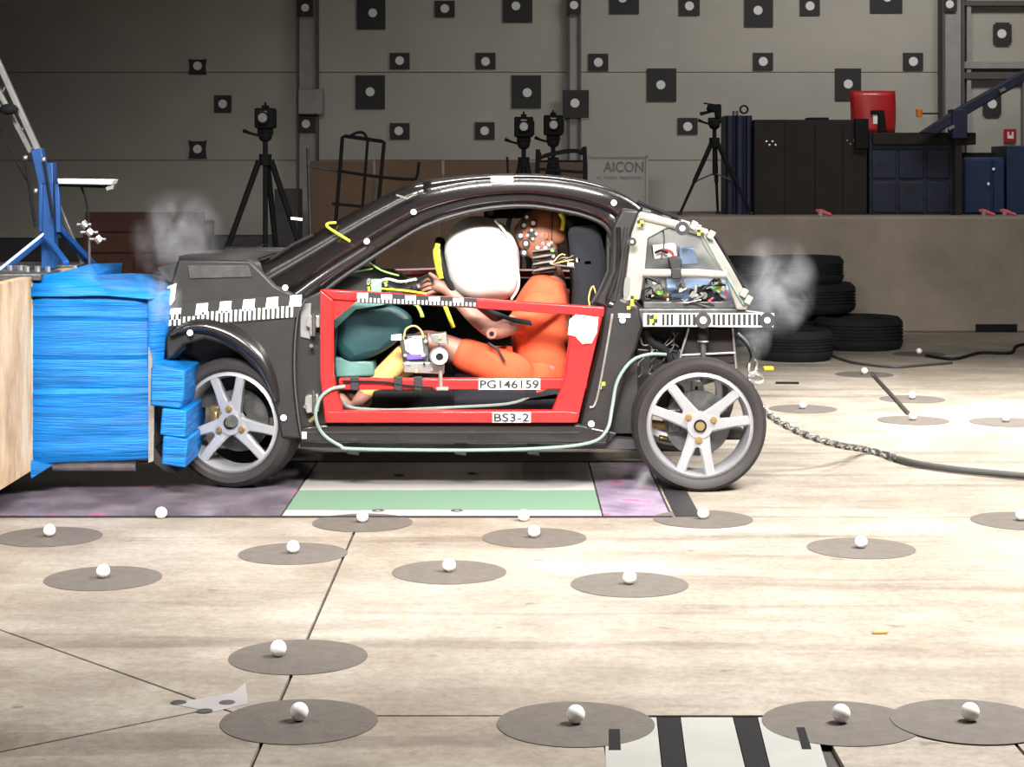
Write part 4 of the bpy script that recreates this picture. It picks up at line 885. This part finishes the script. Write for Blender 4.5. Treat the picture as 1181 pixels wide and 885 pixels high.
# ---------------------------------------------------------------- rear frame
RY = YN+.09
def tubepx(name, pts, Y, r, m, par=car, sm=0, n=12): return obj(name, MB().tube([P(x, y, Y) for x, y in pts], r, n, smooth=sm), m, par)
def rear_side(Y, s):
    f = (lambda mb: mb) if s > 0 else (lambda mb: flip(mb))
    def flip(mb): mb.v = [Vector((v.x, mir(v.y), v.z)) for v in mb.v]; return mb
    obj('frame_gusset', f(MB().plate([(728, 252), (742, 247), (786, 257), (771, 262), (747, 275), (744, 310), (738, 346), (718, 348), (723, 310)], Y, .035)), 'alu', car, bevel=.005)
    obj('frame_top_tube', f(MB().tube([P(x, y, Y) for x, y in ((738, 249), (775, 258), (815, 269))], .020, 12, smooth=3)), 'alu', car)
    obj('frame_rear_tube', f(MB().plate([(806, 262), (819, 268), (862, 338), (862, 358), (850, 358), (836, 318), (812, 284)], Y-.01, .05)), 'alu', car, bevel=.008)
    obj('frame_rear_rib', f(MB().tube([P(x, y, Y-.02) for x, y in ((812, 272), (826, 298), (858, 352))], .006, 8)), 'cable', car)
    obj('frame_cross_tube', f(MB().tube([P(x, y, Y-.012) for x, y in ((741, 315), (800, 315), (838, 317))], .019, 16)), 'alu', car)
    obj('frame_longeron', f(MB().plate([(735, 356), (850, 356), (886, 361), (886, 378), (738, 378)], Y+.01, .05)), 'dsteel', car, bevel=.006)
rear_side(RY, 1); rear_side(RY, -1)
obj('rear_window_panel', MB().loft([[P(785, 262, RY+.12), P(815, 270, RY+.12)], [P(820, 330, RY+.12), P(856, 345, RY+.12)]]) if False else MB().plate([(748, 276), (770, 264), (806, 268), (836, 318), (838, 350), (744, 350), (744, 312)], RY+.28, .02), 'clear', car)
obj('rear_roof_panel', MB().loft([[P(724, 229, 8.98), P(740, 244, 8.98), P(820, 267, 8.98)], [Vector((v.x, mir(8.98), v.z)) for v in (P(724, 229, 8.98), P(740, 244, 8.98), P(820, 267, 8.98))]]), 'dsteel', car, solid=.01)
for i, px in enumerate((745, 768, 790, 803)):
    y = 241+(px-735)*.29; obj('roof_bracket', MB().box(P(px, y, 9.0), (.045, .05, .02), Euler((0, .3, 0))), 'dsteel' if i < 2 else 'alu', car, bevel=.003)
tubepx('spoiler_edge', [(735, 233), (760, 243), (782, 252)], 8.98, .010, 'black')
tubepx('tail_edge', [(819, 264), (835, 290), (856, 328), (864, 345)], RY-.03, .006, 'black')
for px, py in ((820, 271), (858, 338), (863, 346), (800, 260)): obj('frame_clamp', MB().box(P(px, py, RY-.03), (.03, .03, .04), Euler((0, .5, 0))), 'alu', car, bevel=.004)
for px, py, r1, r2 in ((787, 263.5, .032, .013), (729, 279, .020, .007), (811, 369.5, .037, .016), (885, 369.5, .036, .014)):
    o = obj('target_base', MB().cyl(P(px, py, RY-.06), P(px, py, RY-.068), r1, n=24), 'ink', car)
    obj('target_dot', MB().cyl(P(px, py, RY-.068), P(px, py, RY-.074), r2, n=20), 'white', o)
for px, py in ((738.5, 258), (808, 268), (731, 345)): quad_target(px, py, 3.6, RY-.03)
obj('slot_hole', MB().plate([(720, 322), (724, 318), (727, 322), (726, 340), (722, 345), (719, 340)], RY-.006, .004), 'clear', car)
# rear scale strip
rs_ = obj('rear_scale', MB().plate([(742, 361.5), (893, 361.5), (892, 377.5), (742, 376.5)], RY-.055, .01), 'white', car)
mb = MB()
for i, x in enumerate([746, 752, 763.5, 768.5, 773.5, 783, 788.5, 793.5, 799, 822, 827.5, 833, 839.5, 845, 851, 857, 863, 869, 874]):
    mb.plate([(x, 362.5), (x+3.2, 362.5), (x+3.2, 375.5), (x, 375.5)], RY-.059, .005)
obj('scale_marks', mb, 'ink', rs_, flat=True); quad_target(754, 368, 4.5, RY-.06)
# clutter inside the rear frame
eq = obj('equipment_tray', MB().plate([(742, 348), (850, 348), (850, 356), (742, 356)], RY+.04, .8), 'dsteel', car, bevel=.005)
rr = random.Random(11)
obj('tank', MB().cyl(P(768, 336, RY+.2), P(842, 338, RY+.2), .062, n=28), 'bluegrey', eq); 
obj('fan_housing', MB().cyl(P(812, 341, RY+.06), P(812, 341, RY+.16), .046, .04, 24), 'black', eq)
obj('fan_hub', MB().cyl(P(812, 341, RY+.03), P(812, 341, RY+.07), .016, n=12), 'dsteel', eq)
obj('band_clamp', MB().plate([(774, 309), (786, 309), (786, 322), (774, 322)], RY-.036, .06), 'trim', car, bevel=.006)
obj('black_bracket', MB().plate([(771, 299), (782, 295), (787, 300), (785, 312), (774, 312)], RY-.02, .08), 'trim', car, bevel=.006)
obj('control_box', MB().plate([(753, 284), (779, 281), (781, 296), (755, 299)], RY+.06, .12), 'paper', eq, bevel=.005)
obj('control_box', MB().plate([(784, 285), (800, 286), (806, 305), (784, 306)], RY+.10, .12), 'bluegrey', eq, bevel=.005)
tubepx('red_wire', [(757, 291), (765, 288), (774, 290), (777, 296)], RY+.04, .006, 'redgloss', eq, 4); tubepx('black_wire', [(755, 292), (762, 289), (770, 292)], RY+.03, .006, 'black', eq, 4)
tubepx('grey_wire', [(764, 262), (766, 280), (762, 300)], RY+.03, .004, 'gcable', eq, 4)
mats = ['steel', 'black', 'steel', 'dsteel', 'paper', 'brass', 'green', 'dsteel', 'alu']
for i in range(34):
    px, py = rr.uniform(745, 842), rr.uniform(326, 352); Y = RY+rr.uniform(.02, .3)
    s = rr.uniform(.012, .04); obj('fitting', MB().box(P(px, py, Y), (s, .03, s*rr.uniform(.4, 1.3)), Euler((rr.uniform(0, 1), rr.uniform(0, 3), 0))), mats[i % 9], eq, bevel=.002)
for i in range(14):
    px, py = rr.uniform(745, 835), rr.uniform(325, 350); tubepx('wire', [(px, py), (px+rr.uniform(-12, 12), py+rr.uniform(-8, 6)), (px+rr.uniform(-22, 22), py+rr.uniform(-4, 10))], RY+.02, .0035, ['black', 'steel', 'black', 'gcable', 'redgloss'][i % 5], eq, 4, 6)
# behind the rear wheel: housing, shock absorber, harness
obj('rear_housing', MB().plate([(793, 379), (848, 379), (850, 420), (785, 420)], YN+.16, .5), 'brownblack', car, bevel=.008)
tubepx('housing_edge', [(794, 379), (785, 410), (784, 422)], YN+.15, .006, 'steel'); tubepx('housing_edge', [(845, 379), (849, 425)], YN+.15, .006, 'steel'); tubepx('housing_edge', [(786, 410), (848, 407)], YN+.15, .007, 'steel')
sh = obj('shock_absorber', MB().cyl(P(811, 376, YN+.10), P(811, 394, YN+.10), .024, n=20), 'black', car)
obj('shock_cap', MB().ball(P(811, 394, YN+.10), .028, 16, 8, (1, 1, .35)), 'steel', sh); obj('shock_rod', MB().cyl(P(811, 394, YN+.10), P(811, 440, YN+.10), .014, n=14), 'dsteel', sh)
obj('wheel_well', MB().plate([(738, 378), (790, 378), (784, 430), (770, 470), (735, 470), (716, 450), (722, 430), (735, 402)], YN+.24, .5), 'trim', car)
hn = obj('wire_harness', MB().tube([P(x, y, YN+.15) for x, y in ((745, 380), (752, 395), (768, 405), (776, 425))], .018, 8, smooth=4), 'black', car)
for i in range(40):
    px, py = rr.uniform(738, 785), rr.uniform(380, 425)
    tubepx('wire', [(px, py), (px+rr.uniform(-8, 8), py+rr.uniform(0, 10)), (px+rr.uniform(-14, 14), py+rr.uniform(6, 20))], YN+rr.uniform(.14, .2), rr.uniform(.002, .004), ['black', 'dsteel', 'black', 'steel', 'gcable'][i % 5], hn, 3, 6)
tubepx('suspension_arm', [(712, 490), (745, 488), (790, 494)], YN+.35, .02, 'yellowskin'); tubepx('suspension_arm', [(760, 505), (800, 512)], YN+.3, .014, 'brass')
obj('suspension_box', MB().box(P(845, 500, YN+.3), (.1, .1, .05)), 'brownblack', car, bevel=.01)
# tow chain shackles and the braided rope
tubepx('tow_hook', [(850, 385), (862, 397), (868, 412), (862, 425)], YN+.35, .012, 'dsteel', car, 5)
tr = thing('tow_rope', (P(880, 470, 9.2).x, 9.3, 0), 'braided steel rope and grey cable trailing from the car to the right', 'rope')
for i, (px, py, a) in enumerate(((868, 424, .3), (872, 436, 1.9), (866, 447, -.4))):
    mb = MB(); c = P(px, py, 9.05); rt = Euler((rr.uniform(-.5, .5), a, .4)).to_matrix()
    mb.tube([c+rt@Vector((.022*math.cos(t*PI/6), 0, .040*math.sin(t*PI/6))) for t in range(13)], .0075, 8); obj('shackle', mb, 'steel', tr)
pth = [P(866, 445, 9.05), P(875, 465, 9.08), P(890, 481, 9.1), P(925, 500, 9.2), P(965, 513, 9.4)]+[Vector((*FL(px, py), .022)) for px, py in ((1000, 524), (1036, 534))]
Ls = [pth[0]]
for i in range(len(pth)-1):
    p0 = pth[max(i-1, 0)]; p1 = pth[i]; p2 = pth[i+1]; p3 = pth[min(i+2, len(pth)-1)]
    for k_ in range(1, 15):
        t = k_/14; Ls.append(.5*((2*p1)+(p2-p0)*t+(2*p0-5*p1+4*p2-p3)*t*t+(3*p1-p0-3*p2+p3)*t**3))
for s in range(4):
    pts = []
    for i, p in enumerate(Ls):
        d = (Ls[min(i+1, len(Ls)-1)]-Ls[max(i-1, 0)]).normalized(); u = d.cross(Vector((0, 0, 1))).normalized(); w_ = d.cross(u)
        a = i*.75*(1 if s % 2 else -1)+s*PI/2; pts.append(p+(u*math.cos(a)+w_*math.sin(a))*.0125)
    obj('strand', MB().tube(pts, .0065, 6), 'steel' if s % 2 else 'dsteel', tr)
tag(tr, None)
obj('grey_cable', MB().tube([Vector((*FL(px, py), .020)) for px, py in ((1030, 532.5), (1060, 540), (1100, 546), (1140, 550), (1185, 554), (1260, 560), (1420, 566), (1700, 560))], .016, 10, smooth=5), 'gcable', tr)
obj('yellow_clip', MB().box(P(886, 425, 9.3), (.05, .03, .018)), 'yellow', tr, bevel=.004)

# ---------------------------------------------------------------- interior
DY = 9.10                                           # the driver's plane
seat = obj('driver_seat', MB().plate([(655, 262), (690, 255), (700, 300), (697, 350), (690, 400), (680, 465), (600, 470), (595, 455), (655, 445), (660, 380), (662, 330)], 8.92, .42), 'fabric', car, bevel=.03)
obj('headrest', MB().plate([(650, 250), (690, 250), (697, 285), (668, 292), (658, 270)], 9.0, .26), 'fabric', seat, bevel=.03)
obj('seat_cushion', MB().plate([(490, 452), (520, 444), (680, 452), (680, 478), (500, 482)], 8.92, .42), 'fabric', seat, bevel=.02)
obj('passenger_seat', MB().plate([(655, 262), (700, 262), (710, 400), (690, 465), (520, 470), (520, 440), (650, 440), (665, 380)], 9.5, .42), 'fabric', car, bevel=.03)
obj('rear_bulkhead', MB().ext([P(x, y, 8.86) for x, y in ((700, 262), (714, 262), (712, 330), (735, 420), (735, 500), (690, 500), (700, 400))], (0, 1.12, 0)), 'trim', car)
tubepx('seat_wire', [(690, 350), (684, 330), (679, 345), (683, 360)], 8.88, .004, 'yellowskin', car, 4)
dash = obj('dashboard', MB().ext([P(x, y, 8.95) for x, y in ((372, 338), (398, 318), (440, 322), (470, 340), (468, 352), (400, 356), (385, 400))], (0, .95, 0)), 'trim', car, bevel=.012)
obj('knee_airbag', MB().loft([[P(x+dx, y, Y) for x, y in ((386, 352), (420, 346), (455, 350), (481, 366), (470, 385), (440, 410), (400, 422), (385, 405))] for Y, dx in ((8.86, 0), (8.90, 0), (9.3, 0), (9.34, 0))], closed=True, caps=True), 'teal', dash, sub=2)
obj('trim_edge', MB().plate([(384, 365), (408, 348), (455, 347), (440, 352), (410, 357), (386, 380)], 8.84, .03), 'teal2', dash)
obj('footrest', MB().plate([(386, 412), (430, 418), (432, 434), (386, 436)], 8.9, .2), 'teal2', dash, bevel=.01)
obj('footwell_pad', MB().plate([(430, 452), (522, 448), (525, 474), (428, 474)], 8.86, .1), 'black', dash, bevel=.01)
for pts, m_, r in ((((428, 330), (445, 322), (462, 325), (480, 322)), 'paper', .006), (((430, 340), (455, 345), (480, 352), (488, 366)), 'green', .007), (((405, 302), (420, 300), (440, 312), (460, 318)), 'green', .004), (((385, 330), (402, 316), (430, 310)), 'green', .004), (((480, 326), (492, 318), (500, 325)), 'black', .007), (((475, 345), (484, 358), (486, 366)), 'yellow', .006), (((440, 333), (465, 335), (492, 339)), 'yellow', .005)):
    tubepx('wire', pts, 8.9, r, m_, dash, 4, 6)
for i in range(16):
    px, py = rr.uniform(420, 488), rr.uniform(318, 345); obj('fitting', MB().box(P(px, py, 8.92), (.02, .02, .012), Euler((0, rr.uniform(0, 3), 0))), ['steel', 'green', 'yellow', 'black'][i % 4], dash)
obj('green_card', MB().plate([(428, 322), (440, 322), (440, 337), (428, 337)], 8.9, .01), 'cable', dash)
# steering wheel seen nearly edge-on
c = P(521, 316, DY); Rw = .175; nrm = Vector((.93, -.12, .36)).normalized(); u = nrm.cross(Vector((0, 1, 0))).normalized(); v_ = nrm.cross(u)
ring = [c+(u*math.cos(2*PI*i/36)+v_*math.sin(2*PI*i/36))*Rw for i in range(37)]
sw = obj('steering_wheel', MB().tube(ring, .014, 10), 'black', car)
obj('steering_column', MB().cyl(c-nrm*.28, c-nrm*.03, .03, .045, 16), 'trim', sw)
for a in (0, PI*.67, PI*1.33): obj('wheel_spoke', MB().cyl(c-nrm*.02, c+(u*math.cos(a)+v_*math.sin(a))*Rw, .012, n=8), 'black', sw)
obj('yellow_tape', MB().tube([P(x, y, 8.93) for x, y in ((505, 281), (503.5, 292), (506, 308), (509.5, 321))], [.012, .017, .017, .013], 8, smooth=4), 'yellow', sw)
tubepx('yellow_strap', [(512, 350), (518, 365), (523, 378)], 8.93, .010, 'yellow', sw, 4)
# airbag
mb = MB().ball((0, 0, 0), 1, 44, 26); c = P(556, 299, 9.12); vv = []
for v in mb.v:
    x, y, z = v; x = math.copysign(abs(x)**.86, x); z = math.copysign(abs(z)**.9, z); q = 1+.012*math.sin(7*x+3*z)+.015*math.sin(5*y+6*z+1)
    px = x*.178*(1-.0*z)*q; pz = z*.203*q; pp_ = abs(x)**.9
    # squarer lower part, rounded top left
    if z < 0: px = math.copysign(.178*abs(x/max(.05, math.sqrt(max(1e-4, 1-v[2]**2))))**1.0*(.45*max(0, 1-v[2]**4)**.5+.55*math.sqrt(max(0, 1-v[2]**2))), x)*q*(1 if abs(x) > 1e-6 else 0)
    vv.append(c+Vector((px-.018*z, y*.21*q, pz)))
mb.v = vv; ab = obj('airbag', mb, 'airbag', car, ang=180)
obj('airbag_seam', MB().tube([P(x, y, Y) for x, y, Y in ((571, 254, 8.99), (587, 275, 8.97), (596, 305, 8.97), (598, 330, 8.99), (590, 345, 9.02))], .006, 8, smooth=5), 'paper', ab)
obj('airbag_vent', MB().ball(P(525, 283, 8.985), .012, 12, 8, (1, .5, .6)), 'dsteel', ab)
# neck and head instruments beside the dummy
# measuring device at the knee
md = obj('measuring_device', MB().plate([(460, 388), (492, 386), (496, 420), (466, 424)], 8.74, .10), 'dsteel', car, bevel=.006)
obj('bracket', MB().plate([(464, 418), (512, 418), (512, 432), (466, 430)], 8.73, .07), 'steel', md, bevel=.004)
obj('plate', MB().plate([(466, 392), (486, 388), (488, 408), (476, 410), (468, 404)], 8.725, .01), 'paper', md)
obj('purple_strip', MB().plate([(466, 409), (492, 409), (490, 414), (470, 415)], 8.722, .02), 'purple', md)
obj('eyepiece_body', MB().cyl(P(506, 411, 8.66), P(506, 411, 8.80), .042, .045, 24), 'dsteel', md)
obj('eyepiece', MB().lathe([(.018, 0), (.018, -.012), (.035, -.012), (.038, 0)], P(507, 411.5, 8.66), 'Y', 28), 'white', md)
obj('lens', MB().cyl(P(507, 411.5, 8.655), P(507, 411.5, 8.67), .018, n=20), 'black', md)
obj('top_clamp', MB().plate([(496, 386), (514, 384), (517, 398), (498, 396)], 8.72, .08), 'steel', md, bevel=.004)
obj('end_plate', MB().plate([(451, 387), (463, 386), (463, 393), (451, 393)], 8.73, .04), 'white', md, bevel=.003)
obj('stem', MB().cyl(P(508, 428, 8.64), P(508.5, 449, 8.64), .009, n=10), 'steel', md); obj('foot', MB().plate([(503, 447), (517, 447), (517, 450.5), (503, 450.5)], 8.63, .03), 'steel', md, bevel=.002)
tubepx('loop_wire', [(466, 392), (468, 380), (478, 376), (486, 382), (488, 390)], 8.73, .004, 'yellowskin', md, 4)
for i in range(14):
    px, py = rr.uniform(464, 512), rr.uniform(386, 430); obj('screw', MB().cyl(P(px, py, 8.71), P(px, py, 8.74), rr.uniform(.004, .009), n=8), ['steel', 'black', 'brass', 'white'][i % 4], md)

# ================================================================ CRASH TEST DUMMY
dm = thing('crash_test_dummy', (P(620, 440, DY).x, DY, P(620, 455, DY).z), 'seated crash test dummy in orange clothes with its face in the white airbag', 'dummy')
def skin(name, joints, chains, m, parent, sub=2):
    """joints {key: (point, radius)}, chains = list of key lists; one root per island"""
    keys = list(joints); ix = {k: i for i, k in enumerate(keys)}; me = bpy.data.meshes.new(name)
    es = [(ix[a], ix[b]) for ch in chains for a, b in zip(ch, ch[1:])]
    me.from_pydata([joints[k][0]-wloc(parent) for k in keys], es, [])
    o = bpy.data.objects.new(name, me); COL.objects.link(o); o.parent = parent; me.materials.append(M[m])
    sk = o.modifiers.new('skin', 'SKIN'); sk.use_smooth_shade = True; sv = me.skin_vertices[0].data
    for i, k in enumerate(keys):
        r = joints[k][1]; sv[i].radius = (r, r) if not isinstance(r, tuple) else r
        sv[i].use_root = False
    seen = set(); adj = {i: [] for i in range(len(keys))}
    for a, b in es: adj[a].append(b); adj[b].append(a)
    for i in range(len(keys)):
        if i not in seen:
            sv[i].use_root = True; st = [i]
            while st:
                q = st.pop()
                if q in seen: continue
                seen.add(q); st += adj[q]
    s = o.modifiers.new('sub', 'SUBSURF'); s.levels = sub; s.render_levels = sub
    dg = bpy.context.evaluated_depsgraph_get(); dg.update(); nm = bpy.data.meshes.new_from_object(o.evaluated_get(dg))
    o.modifiers.clear(); o.data = nm
    if not nm.materials: nm.materials.append(M[m])
    return o
J = {'pelvis': (P(628, 436, DY), .085), 'belly': (P(635, 405, DY), .115), 'chest': (P(632, 362, DY), .125), 'upper': (P(630, 336, DY), .082), 'neck': (P(637, 312, DY), .052), 'neck2': (P(630, 296, DY), .055),
     'skull': (P(624, 272, DY), .098), 'crown': (P(625, 259, DY), .085),
     'sh_n': (P(630, 344, 8.97), .055), 'up_n': (P(612, 364, 8.90), .050), 'el_n': (P(570, 385, 8.87), .046), 'fo_n': (P(543, 362, 8.92), .038), 'wr_n': (P(518, 336, 8.95), .026), 'pa_n': (P(508, 330, 8.95), .034), 'kn_n': (P(497, 327, 8.95), .030),
     'sh_f': (P(640, 340, 9.23), .062), 'el_f': (P(588, 380, 9.34), .044), 'wr_f': (P(530, 336, 9.28), .027), 'pa_f': (P(516, 328, 9.26), .032),
     'hip_n': (P(616, 438, 9.0), .072), 'th_n': (P(560, 418, 8.97), .078), 'knee_n': (P(487, 390, 8.95), .058), 'ca_n': (P(455, 422, 8.95), .054), 'an_n': (P(414, 462, 8.95), .036), 'he_n': (P(406, 474, 8.95), .038), 'to_n': (P(388, 455, 8.95), .028),
     'hip_f': (P(620, 440, 9.2), .085), 'th_f': (P(560, 418, 9.24), .078), 'knee_f': (P(495, 398, 9.26), .058), 'an_f': (P(424, 460, 9.26), .036), 'he_f': (P(416, 472, 9.26), .038), 'to_f': (P(398, 455, 9.26), .028)}
ch = [['pelvis', 'belly', 'chest', 'upper', 'neck', 'neck2', 'skull', 'crown'], ['upper', 'sh_n', 'up_n', 'el_n', 'fo_n', 'wr_n', 'pa_n', 'kn_n'], ['upper', 'sh_f', 'el_f', 'wr_f', 'pa_f'],
      ['pelvis', 'hip_n', 'th_n', 'knee_n', 'ca_n', 'an_n', 'he_n', 'to_n'], ['pelvis', 'hip_f', 'th_f', 'knee_f', 'an_f', 'he_f', 'to_f']]
def fingers(tag_, px, py, Y, dirx):
    for i, (dz, ln) in enumerate(((-.5, .8), (-.18, 1.0), (.14, .95), (.45, .75))):
        y = py-4+i*5.2; b = P(px+6, y*.6+py*.4, Y+.004*i)
        k1 = P(px-6*ln, y-2, Y-.004); k2 = P(px-13*ln, y+1, Y+.008); k3 = P(px-16*ln, y+5, Y+.028)
        for n_, p, r in (('a', b, .0095), ('b', k1, .0095), ('c', k2, .0085), ('d', k3, .0075)): J['%s%d%s' % (tag_, i, n_)] = (p, r)
        ch.append(['%s%d%s' % (tag_, i, n_) for n_ in 'abcd'])
    for n_, p, r in (('a', P(px+8, py-3, Y), .011), ('b', P(px+1, py-9, Y-.01), .0105), ('c', P(px-6, py-13, Y), .009)): J[tag_+'t'+n_] = (p, r)
    ch.append([tag_+'t'+n_ for n_ in 'abc'])
fingers('n', 500, 328, 8.95, -1); fingers('f', 509, 327, 9.26, -1)
body = skin('body', J, ch, 'skin2', dm)
# head shell with face
hb = MB().ball((0, 0, 0), 1, 36, 24); hc = P(625, 270, DY); vv = []
for v in hb.v:
    x, y, z = v; r = Vector((x*.118, y*.082, z*.128))
    if z < 0: r.x += .0; r.x *= 1-.28*max(0, x)*(-z)-.30*max(0, -x)*(-z)*0; r.y *= 1-.25*(-z)
    if x > .2 and z < -.2: r.x -= .045*(-z)*(x-.2)*2
    n_ = math.exp(-((z+.05)/.16)**2-(y/.22)**2)
    if x < 0: r.x -= .018*n_                        # nose
    br = math.exp(-((z-.25)/.12)**2)
    if x < 0: r.x -= .006*br
    for sy in (-1, 1):
        if x < 0: r.x += .010*math.exp(-((z-.12)/.10)**2-((y-sy*.38)/.16)**2)
    if x < 0: r.x -= .006*math.exp(-((z+.42)/.08)**2-(y/.35)**2)-.005*math.exp(-((z+.50)/.03)**2-(y/.35)**2)
    r.z += .0
    vv.append(hc+Matrix.Rotation(R(14), 3, 'Y')@r)
hb.v = vv; hd = obj('head_skin', hb, 'skin', dm, ang=180)
ear = [(0, .022), (.012, .016), (.014, .0), (.008, -.016), (-.002, -.020), (-.008, -.008), (-.004, .006), (-.008, .016)]
obj('ear', MB().ext([hc+Vector((.018+x, -.072, z-.005)) for x, z in ear], (0, -.014, 0)), 'skin', hd, bevel=.004)
obj('ear', MB().ext([hc+Vector((.018+x, .086, z-.005)) for x, z in ear], (0, -.014, 0)), 'skin', hd, bevel=.004)
obj('seam', MB().tube([hc+Vector((.045+.004*math.sin(t), -.088*math.cos(t)*.93, .118*math.sin(t))) for t in [(-60+q*10)*PI/180 for q in range(14)]], .0025, 6), 'trim', hd)
tubepx('yellow_tape', [(646, 246), (650, 254), (648, 266)], 9.03, .011, 'yellow', hd, 4)
def on_head(px, py):
    dx = (px-625)*DY/F/.118; dz = -(py-270)*DY/F/.128; q = max(.12, 1-dx*dx-dz*dz); return DY-.082*math.sqrt(q)-.004
for px, py, r in ((607.5, 250.5, .014), (615, 257.5, .018), (604.5, 260, .017), (600.5, 272, .017), (606.5, 281, .017), (604.5, 291.5, .016)):
    Y = on_head(px, py); o = obj('target_dot', MB().cyl(P(px, py, Y+.02), P(px, py, Y-.004), r*1.18, n=20), 'ink', hd); obj('dot_centre', MB().cyl(P(px, py, Y-.004), P(px, py, Y-.008), r*.58, n=16), 'white', o)
Y = on_head(613, 270); o = obj('head_cross_target', MB().cyl(P(613, 270.5, Y+.02), P(613, 270.5, Y-.004), .022, n=20), 'ink', hd)
for px, py in ((613, 265.5), (608.5, 271.5), (618.5, 270), (614.5, 275.5)): obj('dot_centre', MB().cyl(P(px, py, Y-.004), P(px, py, Y-.009), .0065, n=12), 'white', o)
# instrumented neck: stacked plates and wires
for i in range(4):
    y = 287+i*7.4; obj('neck_disc', MB().tube([P(614+i*.5, y+3, 8.98), P(626, y+1, 8.965), P(640, y-1, 8.98)], .0055, 6), 'steel', dm)
    obj('neck_rubber', MB().plate([(614, y+4), (642, y+1), (642, y+4), (614, y+7)], 8.99, .05), 'trim', dm)
for px, py in ((626, 281), (633, 282), (636, 280), (620, 286), (637, 289), (629, 286), (638, 296), (636, 303)): obj('sensor', MB().box(P(px, py, 8.96), (.016, .014, .014), Euler((0, .4, 0))), ['white', 'steel', 'green'][(px+py) % 3], dm, bevel=.002)
for i in range(12):
    px, py = rr.uniform(640, 672), rr.uniform(293, 312); tubepx('wire', [(636, 305), (px, py), (px+rr.uniform(0, 14), py+rr.uniform(-8, 6))], 8.93, .0032, ['steel', 'black', 'yellowskin', 'black'][i % 4], dm, 4, 6)
obj('connector', MB().box(P(678, 303, 8.93), (.035, .02, .02)).box(P(676, 290, 8.93), (.012, .012, .04)), 'brass', dm, bevel=.003); obj('connector', MB().box(P(658, 305, 8.93), (.03, .02, .016)).box(P(667, 300, 8.93), (.02, .02, .02)), 'paper', dm, bevel=.003)
# clothes
SJ = {'z': (P(630, 452, DY), .120), 'a': (P(630, 432, DY), .150), 'b': (P(626, 402, DY), .160), 'c': (P(624, 364, DY), .165), 'd': (P(627, 338, DY), .135), 'n': (P(637, 318, DY), .066), 's1': (P(628, 346, 8.95), .100), 's2': (P(614, 364, 8.915), .078), 's3': (P(586, 379, 8.885), .060), 't1': (P(638, 346, 9.245), .088), 't2': (P(606, 362, 9.31), .062)}
skin('orange_shirt', SJ, [['z', 'a', 'b', 'c', 'd', 'n'], ['d', 's1', 's2', 's3'], ['d', 't1', 't2']], 'orange', dm)
PJ = {'w': (P(632, 415, DY), .14), 'a': (P(636, 440, DY), .150), 'b': (P(646, 452, DY), .12), 'h1': (P(612, 438, 8.99), .118), 't1': (P(568, 421, 8.96), .095), 'k1': (P(520, 403, 8.95), .080), 'h2': (P(612, 438, 9.21), .118), 't2': (P(568, 421, 9.25), .095), 'k2': (P(522, 408, 9.27), .080)}
skin('orange_trousers', PJ, [['w', 'a', 'b'], ['a', 'h1', 't1', 'k1'], ['a', 'h2', 't2', 'k2']], 'orange', dm)
YJ = {'k': (P(474, 403, 8.95), .060), 'c': (P(452, 425, 8.95), .060), 'a': (P(416, 458, 8.95), .043)}
skin('yellow_shin', YJ, [['k', 'c', 'a']], 'yellowskin', dm)
YJ = {'k': (P(484, 408, 9.26), .060), 'c': (P(460, 428, 9.26), .060), 'a': (P(426, 458, 9.26), .043)}
skin('yellow_shin', YJ, [['k', 'c', 'a']], 'yellowskin', dm)
e = P(567, 385, 8.82); o = obj('elbow_joint', MB().cyl(e+Vector((0, .03, 0)), e, .030, .026, 20), 'skin2', dm, bevel=.005); obj('joint_bolt', MB().cyl(e, e-Vector((0, .004, 0)), .011, n=14), 'black', o)
obj('seat_belt', MB().loft([[P(x, y, Y), P(x+3, y+7, Y)] for x, y, Y in ((572, 345, 8.93), (590, 352, 8.86), (620, 356, 8.85), (648, 362, 8.88))]), 'fabric', dm, solid=.004) if False else None
obj('lap_strap', MB().loft([[P(x, y, Y), P(x+2, y+6, Y)] for x, y, Y in ((556, 350, 8.90), (568, 358, 8.86), (590, 366, 8.83), (612, 370, 8.83))]), 'fabric', dm, solid=.004)
tubepx('strap', [(563, 396), (574, 404), (582, 418)], 8.86, .007, 'trim', dm, 3)

# ================================================================ SMOKE
for px, py, Y, sx, sz, d, seed, lab in ((205, 272, 9.4, .26, .27, 2.2, 1.3, 'pale smoke puff above the crushed front of the car'), (893, 330, 9.25, .24, .27, 3.2, 4.1, 'pale smoke puff behind the rear frame of the car'),
                                 (868, 385, 9.3, .11, .17, 3.0, 7.7, 'thin smoke wisp below the rear scale strip'), (190, 345, 8.52, .09, .17, 4.0, 2.2, 'thin smoke wisp over the blue cushion front'), (700, 240, 9.9, .01, .01, 0, 0, '')):
    if not lab: continue
    c = P(px, py, Y); me = MB().ball((0, 0, 0), 1, 24, 16); o = obj('smoke_puff', me, smoke_mat('smoke', d*3.6, seed), ang=180); o.location = c; o.scale = (sx, sx*.8, sz)
    tag(o, lab, 'smoke', 'smoke puffs')
